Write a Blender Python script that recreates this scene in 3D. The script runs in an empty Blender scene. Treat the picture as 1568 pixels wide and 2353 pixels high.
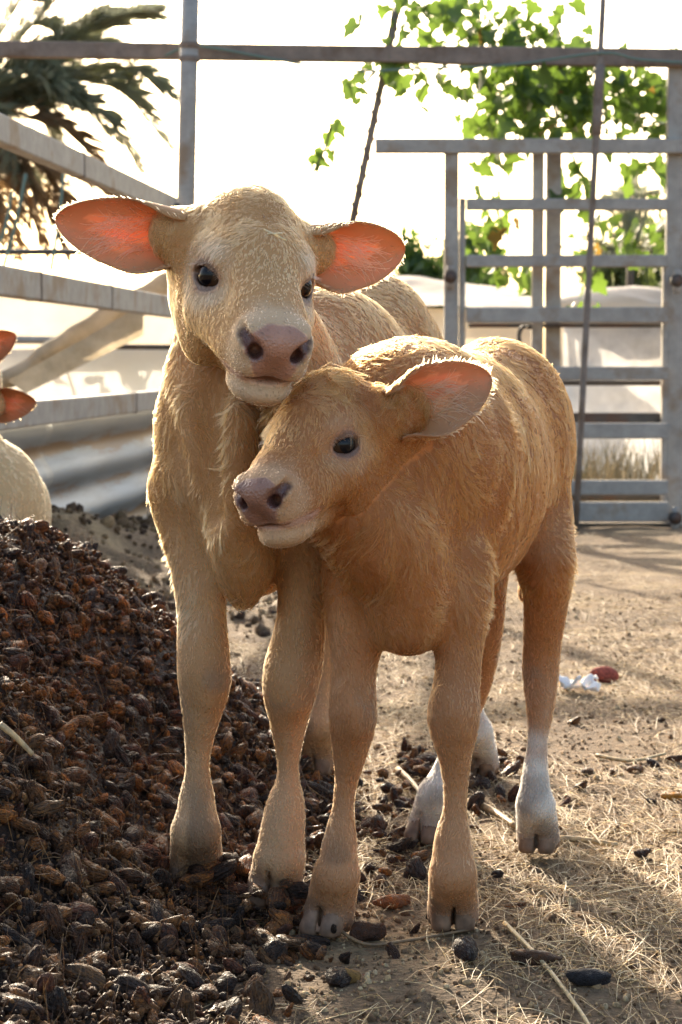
import bpy, bmesh, math, random
import numpy as np
import openvdb
from mathutils import Vector, Matrix

rng = np.random.default_rng(7)
random.seed(7)
S = bpy.context.scene
C = S.collection
R_ = math.radians

# ---------------------------------------------------------------- camera
FPX, CX, CY, HZ = 5000.0, 784.0, 1176.5, 830.0      # measured on a 1568 x 2353 view of the photo
CAM = np.array([0.0, 0.0, 0.75])
PITCH = math.atan((CY - HZ) / FPX)
FW = np.array([0, math.cos(PITCH), -math.sin(PITCH)])
UP = np.array([0, math.sin(PITCH), math.cos(PITCH)])
cam_d = bpy.data.cameras.new('camera')
cam = bpy.data.objects.new('camera', cam_d)
C.objects.link(cam)
cam.location = CAM
cam.rotation_euler = (math.pi / 2 - PITCH, 0, 0)
cam_d.sensor_fit = 'VERTICAL'
cam_d.sensor_height = 36.0
cam_d.sensor_width = 24.0
cam_d.lens = FPX / 2353.0 * 36.0
cam_d.clip_start = 0.05
cam_d.clip_end = 3000
cam_d.dof.use_dof = True
cam_d.dof.focus_distance = 2.72
cam_d.dof.aperture_fstop = 12.5
S.camera = cam

# ---------------------------------------------------------------- sky, sun, exposure
SUN_EL, SUN_AZ = R_(21), R_(17)                      # the sun stands behind the calves, a little to the left
w = bpy.data.worlds.new('World')
S.world = w
w.use_nodes = True
nt = w.node_tree
sky = nt.nodes.new('ShaderNodeTexSky')
sky.sky_type = 'NISHITA'
sky.sun_disc = False
sky.sun_elevation = SUN_EL
sky.sun_rotation = -SUN_AZ
sky.air_density = 1.0
sky.dust_density = 4.0
sky.ozone_density = 0.5
nt.nodes['Background'].inputs['Strength'].default_value = 0.15
nt.links.new(sky.outputs[0], nt.nodes['Background'].inputs['Color'])
sd = bpy.data.lights.new('sun', 'SUN')
sd.energy = 3.7
sd.angle = R_(0.6)
sd.color = (1.0, 0.87, 0.68)
sun = bpy.data.objects.new('sun', sd)
C.objects.link(sun)
tosun = Vector((-math.sin(SUN_AZ) * math.cos(SUN_EL), math.cos(SUN_AZ) * math.cos(SUN_EL), math.sin(SUN_EL)))
sun.rotation_euler = tosun.to_track_quat('Z', 'Y').to_euler()
S.view_settings.view_transform = 'Standard'
S.view_settings.look = 'None'
S.view_settings.gamma = 1.0
S.view_settings.use_curve_mapping = False
S.view_settings.exposure = 1.5
S.view_settings.use_white_balance = True            # the camera was balanced for shade
S.view_settings.white_balance_temperature = 6650
S.cycles.use_denoising = True
S.cycles.max_bounces = 10
S.cycles.diffuse_bounces = 4
S.cycles.transmission_bounces = 6
S.cycles.transparent_max_bounces = 8
S.cycles.sample_clamp_indirect = 6.0

# ---------------------------------------------------------------- helpers
def P(x, y, d):
    """a point of the place, from its pixel in the photo and its distance along the view axis"""
    return CAM + d * (FW + np.array([1.0, 0, 0]) * (x - CX) / FPX - UP * (y - CY) / FPX)

def norm(v):
    v = np.asarray(v, float)
    return v / (np.linalg.norm(v, axis=-1, keepdims=True) + 1e-12)

def sst(a, b, x):
    t = np.clip((x - a) / (b - a), 0, 1)
    return t * t * (3 - 2 * t)

def _hash(ix, iy, iz, seed):
    n = (ix * 374761393 + iy * 668265263 + iz * 2147483647 + seed * 1274126177) & 0xffffffff
    n = ((n ^ (n >> 13)) * 1274126177) & 0xffffffff
    return ((n ^ (n >> 16)) & 0xffff) / 32767.5 - 1.0

def noise(p, scale, seed=0):
    """smooth value noise in -1..1 at points p (n,3); scale = cells per metre"""
    q = np.asarray(p, float) * scale + 1000.0
    i = np.floor(q).astype(np.int64)
    f = q - i
    f = f * f * (3 - 2 * f)
    r = 0.0
    for a in (0, 1):
        for b in (0, 1):
            for c in (0, 1):
                wgt = (f[:, 0] if a else 1 - f[:, 0]) * (f[:, 1] if b else 1 - f[:, 1]) * (f[:, 2] if c else 1 - f[:, 2])
                r = r + wgt * _hash(i[:, 0] + a, i[:, 1] + b, i[:, 2] + c, seed)
    return r

def noise3(p, scale, seed=0):
    return np.stack([noise(p, scale, seed + k * 17) for k in range(3)], 1)

def mesh_obj(name, verts, faces, mats=(), parent=None, smooth=True, fmat=None):
    me = bpy.data.meshes.new(name)
    me.from_pydata([tuple(v) for v in verts] if not isinstance(verts, np.ndarray) else verts.tolist(), [],
                   faces if not isinstance(faces, np.ndarray) else faces.tolist())
    for m in mats if isinstance(mats, (list, tuple)) else (mats,):
        me.materials.append(m)
    if smooth:
        me.polygons.foreach_set('use_smooth', np.ones(len(me.polygons), bool))
    if fmat is not None:
        me.polygons.foreach_set('material_index', np.asarray(fmat, np.int32))
    me.update()
    o = bpy.data.objects.new(name, me)
    C.objects.link(o)
    if parent is not None:
        o.parent = parent
        o.matrix_parent_inverse = parent.matrix_world.inverted() if parent.type != 'EMPTY' else Matrix.Translation(-parent.location)
    return o

def vcol(o, name, arr):
    at = o.data.attributes.new(name, 'FLOAT_COLOR', 'POINT')
    a = np.ones((len(arr), 4), np.float32)
    a[:, :3] = arr
    at.data.foreach_set('color', a.ravel())

def empty(name, loc):
    o = bpy.data.objects.new(name, None)
    C.objects.link(o)
    o.location = tuple(loc)
    o.empty_display_size = 0.1
    return o

def tag(o, label=None, cat=None, group=None, kind=None):
    if label: o['label'] = label
    if cat: o['category'] = cat
    if group: o['group'] = group
    if kind: o['kind'] = kind
    return o

# ---- materials
def mat(name):
    m = bpy.data.materials.new(name)
    m.use_nodes = True
    n = m.node_tree.nodes
    return m, n, m.node_tree.links, n['Principled BSDF']

def node(nodes, typ, **kw):
    x = nodes.new(typ)
    for k, v in kw.items():
        if k.startswith('i_'):
            x.inputs[k[2:].replace('_', ' ')].default_value = v
        else:
            setattr(x, k, v)
    return x

def ramp(nodes, stops):
    r = nodes.new('ShaderNodeValToRGB')
    e = r.color_ramp.elements
    while len(e) < len(stops):
        e.new(0.5)
    for k, (p, c) in enumerate(stops):
        e[k].position = p
        e[k].color = (*c, 1) if len(c) == 3 else c
    return r

# ---------------------------------------------------------------- signed distance modelling
class Field:
    """a box of signed distances in a frame (R, t, s): world = t + s * R @ local"""
    def __init__(self, lo, hi, h, R=np.eye(3), t=np.zeros(3), s=1.0):
        self.lo, self.h, self.R, self.t, self.s = np.array(lo, float), h, np.array(R, float), np.array(t, float), s
        self.n = np.ceil((np.array(hi) - self.lo) / h).astype(int) + 1
        self.a = np.full(self.n, 0.25, np.float32)
        self.ax = [(self.lo[i] + h * np.arange(self.n[i])).astype(np.float32) for i in range(3)]
    def loc(self, p):
        return (np.asarray(p, float) - self.t) @ self.R / self.s
    def world(self, q):
        return self.t + self.s * (np.asarray(q) @ self.R.T)
    def box(self, lo, hi):
        i0 = np.clip(np.floor((lo - self.lo) / self.h).astype(int), 0, self.n)
        i1 = np.clip(np.ceil((hi - self.lo) / self.h).astype(int) + 1, 0, self.n)
        if (i1 <= i0).any():
            return None
        sl = tuple(slice(a, b) for a, b in zip(i0, i1))
        g = [self.ax[k][sl[k]].reshape([-1 if j == k else 1 for j in range(3)]) for k in range(3)]
        return sl, g
    def blend(self, sl, b, k, sub):
        a = self.a[sl]
        if sub:
            hh = np.maximum(k - np.abs(a + b), 0) / max(k, 1e-6)
            self.a[sl] = np.maximum(a, -b) + hh * hh * (k * 0.25)
        else:
            hh = np.maximum(k - np.abs(a - b), 0) / max(k, 1e-6)
            self.a[sl] = np.minimum(a, b) - hh * hh * (k * 0.25)
    def cone(self, a, ra, b, rb, k=0.01, sub=False, flat=None):
        """round cone from a to b"""
        a, b = np.array(a, float), np.array(b, float)
        m = max(ra, rb) + max(k, getattr(self, 'reach', 0)) + 2.5 * self.h
        r = self.box(np.minimum(a, b) - m, np.maximum(a, b) + m)
        if r is None:
            return
        sl, g = r
        ba = b - a
        L = max(ba @ ba, 1e-9)
        pa = [g[i] - np.float32(a[i]) for i in range(3)]
        t = np.clip((pa[0] * ba[0] + pa[1] * ba[1] + pa[2] * ba[2]) / L, 0, 1)
        d2 = 0
        for i in range(3):
            d2 = d2 + (pa[i] - t * np.float32(ba[i])) ** 2
        self.blend(sl, (np.sqrt(d2) - (ra + (rb - ra) * t)).astype(np.float32), k, sub)
    def ell(self, c, r, k=0.01, axes=None, sub=False):
        """ellipsoid; axes = rows of unit vectors"""
        c, r = np.array(c, float), np.array(r, float)
        A = np.eye(3) if axes is None else np.array(axes, float)
        ext = np.sqrt(((A * r[:, None]) ** 2).sum(0)) + k + 2.5 * self.h
        b = self.box(c - ext, c + ext)
        if b is None:
            return
        sl, g = b
        p = [g[i] - np.float32(c[i]) for i in range(3)]
        k0 = k1 = 0
        for j in range(3):
            q = p[0] * A[j, 0] + p[1] * A[j, 1] + p[2] * A[j, 2]
            k0 = k0 + (q / r[j]) ** 2
            k1 = k1 + (q / r[j] ** 2) ** 2
        k0 = np.sqrt(k0)
        self.blend(sl, (k0 * (k0 - 1) / (np.sqrt(k1) + 1e-6)).astype(np.float32), k, sub)
    # the same two in world coordinates
    def wcone(self, a, ra, b, rb, k=0.01, sub=False):
        self.cone(self.loc(a), ra / self.s, self.loc(b), rb / self.s, k / self.s, sub)
    def well(self, c, r, k=0.01, axes=np.eye(3), sub=False):
        self.ell(self.loc(c), np.array(r) / self.s, k / self.s, np.array(axes) @ self.R, sub)
    def chain(self, pts, k=0.01, steps=3):
        """a limb: points (x, y, z, r) in world space, spline-smoothed"""
        p = np.array(pts, float)
        q = np.vstack([2 * p[0] - p[1], p, 2 * p[-1] - p[-2]])
        out = []
        for i in range(1, len(q) - 2):
            for j in range(steps):
                t = j / steps
                out.append(0.5 * (2 * q[i] + (q[i + 1] - q[i - 1]) * t + (2 * q[i - 1] - 5 * q[i] + 4 * q[i + 1] - q[i + 2]) * t * t
                                  + (3 * q[i] - q[i - 1] - 3 * q[i + 1] + q[i + 2]) * t ** 3))
        out.append(p[-1])
        o = np.array(out)
        q3, rr = self.loc(o[:, :3]), o[:, 3] / self.s
        k = k / self.s
        m = rr.max() + k + 2.5 * self.h
        bx = self.box(q3.min(0) - m, q3.max(0) + m)
        if bx is None:
            return
        tmp = Field.__new__(Field)                      # the limb alone, then one smooth union with the rest
        tmp.lo, tmp.h, tmp.R, tmp.t, tmp.s = np.array([g.min() for g in bx[1]], float), self.h, np.eye(3), np.zeros(3), 1.0
        tmp.ax = [g.ravel() for g in bx[1]]
        tmp.n = np.array([len(g) for g in tmp.ax])
        tmp.a = np.full(tmp.n, 0.25, np.float32)
        for i in range(len(o) - 1):
            tmp.reach = k
            tmp.cone(q3[i], rr[i], q3[i + 1], rr[i + 1], 0.0)
        self.blend(bx[0], tmp.a, k, False)
    def sample(self, pw):
        """field value (in metres) at world points, nearest cell"""
        q = self.loc(pw)
        i = np.rint((q - self.lo) / self.h).astype(int)
        ok = ((i >= 1) & (i < self.n - 1)).all(1)
        i = np.clip(i, 0, self.n - 1)
        v = self.a[i[:, 0], i[:, 1], i[:, 2]] * self.s
        return np.where(ok, v, 0.25)
    def mesh(self):
        a = np.clip(self.a, -4 * self.h, 4 * self.h)
        a[0], a[-1], a[:, 0], a[:, -1], a[:, :, 0], a[:, :, -1] = (4 * self.h,) * 6
        g = openvdb.FloatGrid(4 * self.h)
        g.copyFromArray(np.ascontiguousarray(a))
        pts, quads = g.convertToQuads(0.0)
        return self.world(self.lo + self.h * pts.astype(float)), quads[:, ::-1].astype(np.int64)

def vnormals(V, F):
    n = np.zeros_like(V)
    if len(F) == 0:
        return n
    fn = np.cross(V[F[:, 2]] - V[F[:, 0]], V[F[:, 3]] - V[F[:, 1]])
    for k in range(4):
        np.add.at(n, F[:, k], fn)
    return norm(n)
def PX(pts):
    return [(*P(x, y, d), r * d / FPX) for x, y, d, r in pts]

def G(x, y, z=0.0):
    """the point at height z seen at a pixel"""
    k = FW[2] - UP[2] * (y - CY) / FPX
    return P(x, y, (z - CAM[2]) / k)

def hd(R, t, s, q):
    return np.array(t) + s * (np.array(R) @ np.array(q))

def foot(x, y, d_fet, x_fet, y_fet, r, gz, fdir, spread):
    c = G(x, y, gz); q = P(x_fet, y_fet, d_fet)
    return (c[0], c[1], q[2], r, gz, fdir, spread, q[0], q[1])

# ================================================================= ground and pile
def rbf(pts):
    p = np.array(pts, float)
    K = lambda r: np.where(r > 1e-9, r * r * np.log(r + 1e-9), 0)
    n_ = len(p)
    A = np.zeros((n_ + 3, n_ + 3))
    A[:n_, :n_] = K(np.linalg.norm(p[:, None, :2] - p[None, :, :2], axis=2)) + np.eye(n_) * 0.002
    A[:n_, n_] = 1; A[:n_, n_ + 1:] = p[:, :2]; A[n_:, :n_] = A[:n_, n_:].T
    wv = np.linalg.solve(A, np.r_[p[:, 2], 0, 0, 0])
    def f(x, y):
        q = np.stack([x, y], 1)
        r = np.linalg.norm(q[:, None] - p[None, :, :2], axis=2)
        return K(r) @ wv[:n_] + wv[n_] + q @ wv[n_ + 1:]
    return f

pile_raw = rbf([(-.02, 2.3, -.02), (-.06, 2.5, -.01), (-.07, 2.8, -.01), (-.10, 2.93, .012), (-.02, 3.2, -.01), (.0, 3.7, -.01), (.02, 4.2, -.01), (.1, 4.8, -.03),
                (-.3, 5.0, .0), (-.8, 5.2, .0), (-.21, 2.95, .030), (-.30, 2.2, .06), (-.45, 2.2, .14), (-.33, 2.5, .07), (-.5, 2.5, .2), (-.48, 2.9, .27), (-.32, 2.9, .10), (-.28, 3.4, .15),
                (-.60, 3.8, .455), (-.45, 3.8, .41), (-.31, 3.9, .28), (-.17, 4.1, .12), (-1.0, 3.3, .58), (-1.0, 2.6, .42), (-1.2, 2.0, .25), (-.7, 1.9, .14), (-.3, 1.8, .0),
                (-1.3, 3.6, .50), (-1.5, 4.2, .25), (-1.7, 3.0, .30), (-.9, 4.4, .28), (-1.9, 2.2, 0), (-1.4, 1.4, 0), (-.6, 1.3, 0), (.3, 2.0, -.05), (.4, 3.0, -.06), (-1.2, 5.0, .02)])
def pile_z(x, y):
    z = pile_raw(x, y)
    p = np.stack([x, y, 0 * x], 1)
    edge = sst(2.15, 1.6, np.hypot((x + 0.85) / 0.75, (y - 3.2) / 1.05))
    return z * edge + (noise(p, 9, 61) * 0.014 + noise(p, 22, 62) * 0.009) * sst(0.0, 0.08, z * edge)

def ground_z(x, y):
    p = np.stack([x, y, 0 * x], 1)
    z = noise(p, 3.1, 71) * 0.008 + noise(p, 11, 72) * 0.005 + noise(p, 33, 73) * 0.003
    fx = -1.53 + 0.081 * y                                     # litter banked up along the fence on the left
    bank = 0.19 * np.exp(-np.maximum(x - fx - 0.05, 0) / 0.42) * sst(10.6, 7.2, y) * sst(4.2, 5.6, y)
    bank += 0.12 * np.exp(-((y - 10.3) / 0.6) ** 2) * sst(-0.2, -0.9, x) * (1 + noise(p, 5, 74))
    z = z * sst(14, 8, y) + bank * (1 + 0.35 * noise(p, 6, 75))
    calm = np.ones_like(x)
    return z * calm - 0.004

xs = np.unique(np.r_[np.linspace(-2.6, 2.6, 210), np.geomspace(2.6, 400, 22), -np.geomspace(2.6, 400, 22)])
ys = np.unique(np.r_[np.linspace(1.4, 7.5, 260), np.linspace(7.5, 14, 110), np.geomspace(14, 900, 26), -np.geomspace(0.4, 200, 14) + 1.4])
gx, gy = np.meshgrid(xs, ys, indexing='ij')
gz = ground_z(gx.ravel(), gy.ravel())
nx_, ny_ = gx.shape
idx = np.arange(nx_ * ny_).reshape(nx_, ny_)
Fq = np.stack([idx[:-1, :-1], idx[1:, :-1], idx[1:, 1:], idx[:-1, 1:]], -1).reshape(-1, 4)
M_DIRT, n, l, b = mat('trodden_dirt')
tc = node(n, 'ShaderNodeTexCoord')
n1 = node(n, 'ShaderNodeTexNoise', i_Scale=1.7, i_Detail=6.0, i_Roughness=0.65)
n2 = node(n, 'ShaderNodeTexNoise', i_Scale=55.0, i_Detail=8.0, i_Roughness=0.7)
n3 = node(n, 'ShaderNodeTexVoronoi', i_Scale=130.0)
for x_ in (n1, n2, n3):
    l.new(tc.outputs['Object'], x_.inputs['Vector'])
r1 = ramp(n, [(0.32, (0.15, 0.092, 0.048)), (0.50, (0.27, 0.175, 0.092)), (0.68, (0.44, 0.315, 0.165))])
r2 = ramp(n, [(0.28, (0.35, 0.33, 0.30)), (0.5, (0.85, 0.85, 0.85)), (0.75, (1.25, 1.2, 1.1))])
l.new(n1.outputs[0], r1.inputs[0]); l.new(n2.outputs[0], r2.inputs[0])
mx = node(n, 'ShaderNodeMix', data_type='RGBA', blend_type='MULTIPLY')
mx.inputs[0].default_value = 1.0
l.new(r1.outputs[0], mx.inputs[6]); l.new(r2.outputs[0], mx.inputs[7]); l.new(mx.outputs[2], b.inputs['Base Color'])
b.inputs['Roughness'].default_value = 0.9
ad = node(n, 'ShaderNodeMath', operation='MULTIPLY_ADD')
ad.inputs[1].default_value = 0.5
l.new(n3.outputs['Distance'], ad.inputs[0]); l.new(n2.outputs[0], ad.inputs[2])
bp = node(n, 'ShaderNodeBump', i_Strength=1.0, i_Distance=0.014)
l.new(ad.outputs[0], bp.inputs['Height']); l.new(bp.outputs[0], b.inputs['Normal'])
ground = mesh_obj('ground', np.stack([gx.ravel(), gy.ravel(), gz], 1), Fq, M_DIRT)
tag(ground, 'trodden brown dirt of the pen with straw bits', kind='structure')

# ---- lumps of feed: date-like, wrinkled, dark and sticky
def attr_material(name, rough=(0.35, 0.8), bump=0.003, scale=120.0, spec=0.5, wrinkle=False):
    m, n, l, b = mat(name)
    a = node(n, 'ShaderNodeAttribute', attribute_name='Col')
    tc = node(n, 'ShaderNodeTexCoord'); ge = node(n, 'ShaderNodeNewGeometry')
    nz = node(n, 'ShaderNodeTexNoise', i_Scale=scale, i_Detail=6.0, i_Roughness=0.65)
    l.new(ge.outputs['Position'], nz.inputs['Vector'])
    rr = node(n, 'ShaderNodeMapRange'); rr.inputs['From Min'].default_value = 0.35; rr.inputs['From Max'].default_value = 0.65
    rr.inputs['To Min'].default_value = rough[0]; rr.inputs['To Max'].default_value = rough[1]
    l.new(nz.outputs[0], rr.inputs['Value']); l.new(rr.outputs[0], b.inputs['Roughness'])
    cr = ramp(n, [(0.3, (0.42, 0.38, 0.34)), (0.52, (1, 1, 1)), (0.70, (1.9, 1.65, 1.25))])
    l.new(nz.outputs[0], cr.inputs[0])
    mx = node(n, 'ShaderNodeMix', data_type='RGBA', blend_type='MULTIPLY'); mx.inputs[0].default_value = 1.0
    l.new(a.outputs['Color'], mx.inputs[6]); l.new(cr.outputs[0], mx.inputs[7]); l.new(mx.outputs[2], b.inputs['Base Color'])
    n4 = node(n, 'ShaderNodeTexNoise', i_Scale=scale * 4.5, i_Detail=3.0)
    l.new(ge.outputs['Position'], n4.inputs['Vector'])
    mm = node(n, 'ShaderNodeMath', operation='MULTIPLY_ADD'); mm.inputs[1].default_value = 0.35
    l.new(n4.outputs[0], mm.inputs[0]); l.new(nz.outputs[0], mm.inputs[2])
    bp = node(n, 'ShaderNodeBump', i_Strength=1.0, i_Distance=bump)
    l.new(mm.outputs[0], bp.inputs['Height']); l.new(bp.outputs[0], b.inputs['Normal'])
    b.inputs['Specular IOR Level'].default_value = spec
    if wrinkle:                                                # lengthwise wrinkles of dried fruit
        la = node(n, 'ShaderNodeAttribute', attribute_name='Loc')
        mp = node(n, 'ShaderNodeMapping'); mp.inputs['Scale'].default_value = (1.3, 5.5, 5.5)
        l.new(la.outputs['Vector'], mp.inputs['Vector'])
        wn = node(n, 'ShaderNodeTexNoise', i_Scale=1.0, i_Detail=2.0, i_Distortion=0.8)
        l.new(mp.outputs[0], wn.inputs['Vector'])
        b2 = node(n, 'ShaderNodeBump', i_Strength=1.0, i_Distance=0.012)
        l.new(wn.outputs[0], b2.inputs['Height']); l.new(bp.outputs[0], b2.inputs['Normal']); l.new(b2.outputs[0], b.inputs['Normal'])
        wr = ramp(n, [(0.38, (0.35, 0.3, 0.28)), (0.5, (1, 1, 1)), (0.62, (1.5, 1.35, 1.15))]); l.new(wn.outputs[0], wr.inputs[0])
        m2 = node(n, 'ShaderNodeMix', data_type='RGBA', blend_type='MULTIPLY'); m2.inputs[0].default_value = 0.8
        l.new(mx.outputs[2], m2.inputs[6]); l.new(wr.outputs[0], m2.inputs[7]); l.new(m2.outputs[2], b.inputs['Base Color'])
    return m
M_FEED = attr_material('sticky_dates', (0.27, 1.0), 0.010, 95.0, 0.4, True)
M_STRAW = attr_material('dry_straw', (0.4, 0.7), 0.0005, 90.0)
M_CLOD = attr_material('earth_crumbs', (0.8, 0.95), 0.002, 160.0, 0.2)

def ico(sub):
    bm = bmesh.new(); bmesh.ops.create_icosphere(bm, subdivisions=sub, radius=1.0)
    bm.verts.index_update()
    v = np.array([x.co[:] for x in bm.verts]); f_ = np.array([[y.index for y in x.verts] for x in bm.faces]); bm.free()
    return v, f_
ICO1, ICO2, ICO3 = ico(1), ico(2), ico(3)

def lump(seed, base=ICO2, el=(1, .55, .45), amp=1.0):
    v = base[0].copy()
    v = v * (1 + 0.26 * amp * noise(v, 1.1, seed) + 0.10 * amp * noise(v, 2.4, seed + 1))[:, None]
    v = v * (1 - 0.14 * amp * np.abs(noise(v * (0.5, 1, 1), 3.2, seed + 7)))[:, None]
    v = v * el
    if seed % 3 == 0:                                          # some are folded or torn open
        v[:, 2] += 0.25 * np.abs(v[:, 0]) ** 2
    if seed % 4 == 1:
        v[:, 1] += 0.35 * v[:, 0] ** 2
    return v
LUMPS = [lump(k, ICO2, (1, random.uniform(.45, .75), random.uniform(.35, .6))) for k in range(14)]
FEED_COL = [(.075, .032, .014), (.125, .055, .020), (.035, .018, .011), (.19, .080, .024), (.050, .028, .018), (.28, .110, .030), (.110, .042, .022), (.17, .090, .040)]

def rots(n_, flat=0.5):
    a, b_, c_ = rng.uniform(0, 2 * math.pi, n_), rng.normal(0, flat, n_), rng.normal(0, flat, n_)
    ca, sa, cb, sb, cc, sc = np.cos(a), np.sin(a), np.cos(b_), np.sin(b_), np.cos(c_), np.sin(c_)
    z = np.zeros(n_); o = np.ones(n_)
    Rz = np.stack([ca, -sa, z, sa, ca, z, z, z, o], 1).reshape(-1, 3, 3)
    Ry = np.stack([cb, z, sb, z, o, z, -sb, z, cb], 1).reshape(-1, 3, 3)
    Rx = np.stack([o, z, z, z, cc, -sc, z, sc, cc], 1).reshape(-1, 3, 3)
    return Rz @ Ry @ Rx

def swarm(name, shapes, faces, pos, rot, scale, cols, material, parent=None, smooth=True, loc=False):
    """many small pieces joined into one mesh"""
    n_ = len(pos); which = rng.integers(0, len(shapes), n_)
    sh = np.stack(shapes)[which]
    V = np.einsum('nij,nkj->nki', rot, sh) * (scale[:, None, None] if scale.ndim == 1 else scale[:, None]) + pos[:, None]
    k = V.shape[1]
    Fx = (faces[None] + (np.arange(n_) * k)[:, None, None]).reshape(-1, faces.shape[1])
    o = mesh_obj(name, V.reshape(-1, 3), Fx, material, parent, smooth)
    vcol(o, 'Col', np.repeat(cols, k, 0))
    if loc:
        at = o.data.attributes.new('Loc', 'FLOAT_VECTOR', 'POINT')
        at.data.foreach_set('vector', (sh + rng.uniform(-9, 9, (n_, 1, 3))).astype(np.float32).ravel())
    return o

# the pile
px_, py_ = np.meshgrid(np.linspace(-2.0, 0.15, 110), np.linspace(1.5, 5.3, 180), indexing='ij')
pz_ = pile_z(px_.ravel(), py_.ravel())
gzz = ground_z(px_.ravel(), py_.ravel())
pv = np.stack([px_.ravel(), py_.ravel(), np.where(pz_ < gzz + 0.003, gzz - 0.03, pz_ - 0.012)], 1)
idx = np.arange(px_.size).reshape(px_.shape)
Fp = np.stack([idx[:-1, :-1], idx[1:, :-1], idx[1:, 1:], idx[:-1, 1:]], -1).reshape(-1, 4)
pile = empty('feed_pile', (-0.75, 3.2, 0))
tag(pile, 'heap of dark brown sticky date feed on the left of the calves', 'feed pile')
mound = mesh_obj('mound', pv, Fp, M_FEED, pile)
vcol(mound, 'Col', np.tile((.045, .026, .018), (len(pv), 1)))

def on_pile(n_):
    out = []
    while len(out) < n_:
        x = rng.uniform(-1.7, 0.02, 4000); y = rng.uniform(1.75, 4.9, 4000)
        z = pile_z(x, y)
        keep = (z > ground_z(x, y) + rng.uniform(-0.004, 0.02, 4000))
        vis = 784 + 5000 * x / y
        keep &= (vis > -420 - 0 * x) | (rng.random(4000) < 0.35)
        out += list(np.stack([x, y, z], 1)[keep])
    return np.array(out[:n_])
def clear_of_legs(p, r=0.035):
    ok = np.ones(len(p), bool)
    for x_, y_, d_ in ((450, 2000, 2.945), (640, 2040, 2.93)):
        c_ = P(x_, y_, d_)
        ok &= ~((np.hypot(p[:, 0] - c_[0], p[:, 1] - c_[1]) < r) & (p[:, 2] > 0.06))
    return ok
pp = on_pile(9600)
pp = pp[clear_of_legs(pp)]
spx = np.r_[rng.normal(.02, .10, 260), rng.normal(.235, .055, 170), rng.normal(-.08, .05, 60)]     # spilt behind and between the legs
spy = np.r_[rng.normal(3.55, .30, 260), rng.normal(3.95, .16, 170), rng.normal(2.66, .12, 60)]
sp_ok = pile_z(spx, spy) < 0.02
ft_ = []
for fx_, fy_, zf_ in ((450, 2028, .03), (630, 2072, .016), (752, 2140, .0)):                          # heaped over the hooves
    c_ = G(fx_, fy_, zf_)
    for _ in range(34 if zf_ else 12):
        a_ = rng.uniform(math.pi * .95, math.pi * 2.05); r_ = rng.uniform(.046, .085)
        ft_.append((c_[0] + math.cos(a_) * r_ * .85, c_[1] + math.sin(a_) * r_, zf_ + max(.002, (.030 if zf_ else .010) - .35 * (r_ - .046)) + rng.uniform(-.008, .004)))
ft_ = np.array(ft_)
pp = np.vstack([pp, np.stack([spx, spy, ground_z(spx, spy) + 0.008], 1)[sp_ok], ft_])
pp[:, 2] += rng.uniform(-0.010, 0.009, len(pp))
sc_ = rng.lognormal(math.log(0.0120), 0.52, len(pp)).clip(0.0035, 0.027)
cs_ = np.array(FEED_COL)[rng.integers(0, len(FEED_COL), len(pp))] * rng.uniform(0.75, 1.5, (len(pp), 1))
# the ones that show largest are pieces of their own
vis = 784 + 5000 * pp[:, 0] / pp[:, 1]
visy = 830 + 5000 * (0.75 - pp[:, 2]) / pp[:, 1]
rank = np.argsort(-(sc_ / pp[:, 1]) * ((vis > 0) & (visy < 2360) & (pp[:, 1] < 3.7)))
big_i = np.zeros(len(pp), bool); big_i[rank[:290]] = True
Rt = rots(len(pp), 0.55)
rest = swarm('loose_feed', LUMPS, ICO2[1], pp[~big_i], Rt[~big_i], sc_[~big_i], cs_[~big_i], M_FEED, pile, loc=True)
rest['kind'] = 'stuff'
LUMP_ME = []
for k in range(28):
    v = LUMPS[k % 14]
    me = bpy.data.meshes.new('feed_lump')
    me.from_pydata(v.tolist(), [], ICO2[1].tolist())
    me.polygons.foreach_set('use_smooth', np.ones(len(me.polygons), bool))
    me.materials.append(M_FEED)
    at = me.attributes.new('Col', 'FLOAT_COLOR', 'POINT')
    c_ = np.ones((len(v), 4), np.float32); c_[:, :3] = np.array(FEED_COL[k % 8]) * random.uniform(0.75, 1.4)
    at.data.foreach_set('color', c_.ravel())
    at = me.attributes.new('Loc', 'FLOAT_VECTOR', 'POINT')
    at.data.foreach_set('vector', (v + rng.uniform(-9, 9, (1, 3))).astype(np.float32).ravel())
    LUMP_ME.append(me)
def lump_obj(name, pos, rot, sc, parent=None, me=None):
    o = bpy.data.objects.new(name, me or random.choice(LUMP_ME)); C.objects.link(o)
    M4 = Matrix(rot.tolist()).to_4x4() * 1.0
    o.matrix_world = Matrix.Translation(Vector(pos)) @ M4 @ Matrix.Diagonal((sc, sc, sc, 1))
    if parent is not None:
        o.parent = parent
        o.matrix_parent_inverse = Matrix.Translation(-parent.location)
    return o
for i in np.where(big_i)[0]:
    lump_obj('feed_lump', pp[i] + (0, 0, 0.003), Rt[i], float(sc_[i]) * 1.0, pile)
# crumbs and fibres in the pile
pc = on_pile(38000); pc[:, 2] += rng.uniform(-0.004, 0.010, len(pc))
pc = pc[clear_of_legs(pc)]
cr = swarm('feed_crumbs', [lump(40 + k, ICO1, (1, .7, .6)) for k in range(6)], ICO1[1], pc, rots(len(pc), 1.0), rng.lognormal(math.log(.0032), .42, len(pc)).clip(.0014, .009),
           np.array([(.18, .085, .03), (.07, .034, .018), (.28, .14, .05), (.11, .055, .028)])[rng.integers(0, 4, len(pc))], M_FEED, pile)
cr['kind'] = 'stuff'
pf = on_pile(7000); pf = pf[clear_of_legs(pf)]
pf[:, 2] += rng.uniform(-0.002, 0.009, len(pf))
PILE_FIBRES = pf

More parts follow.
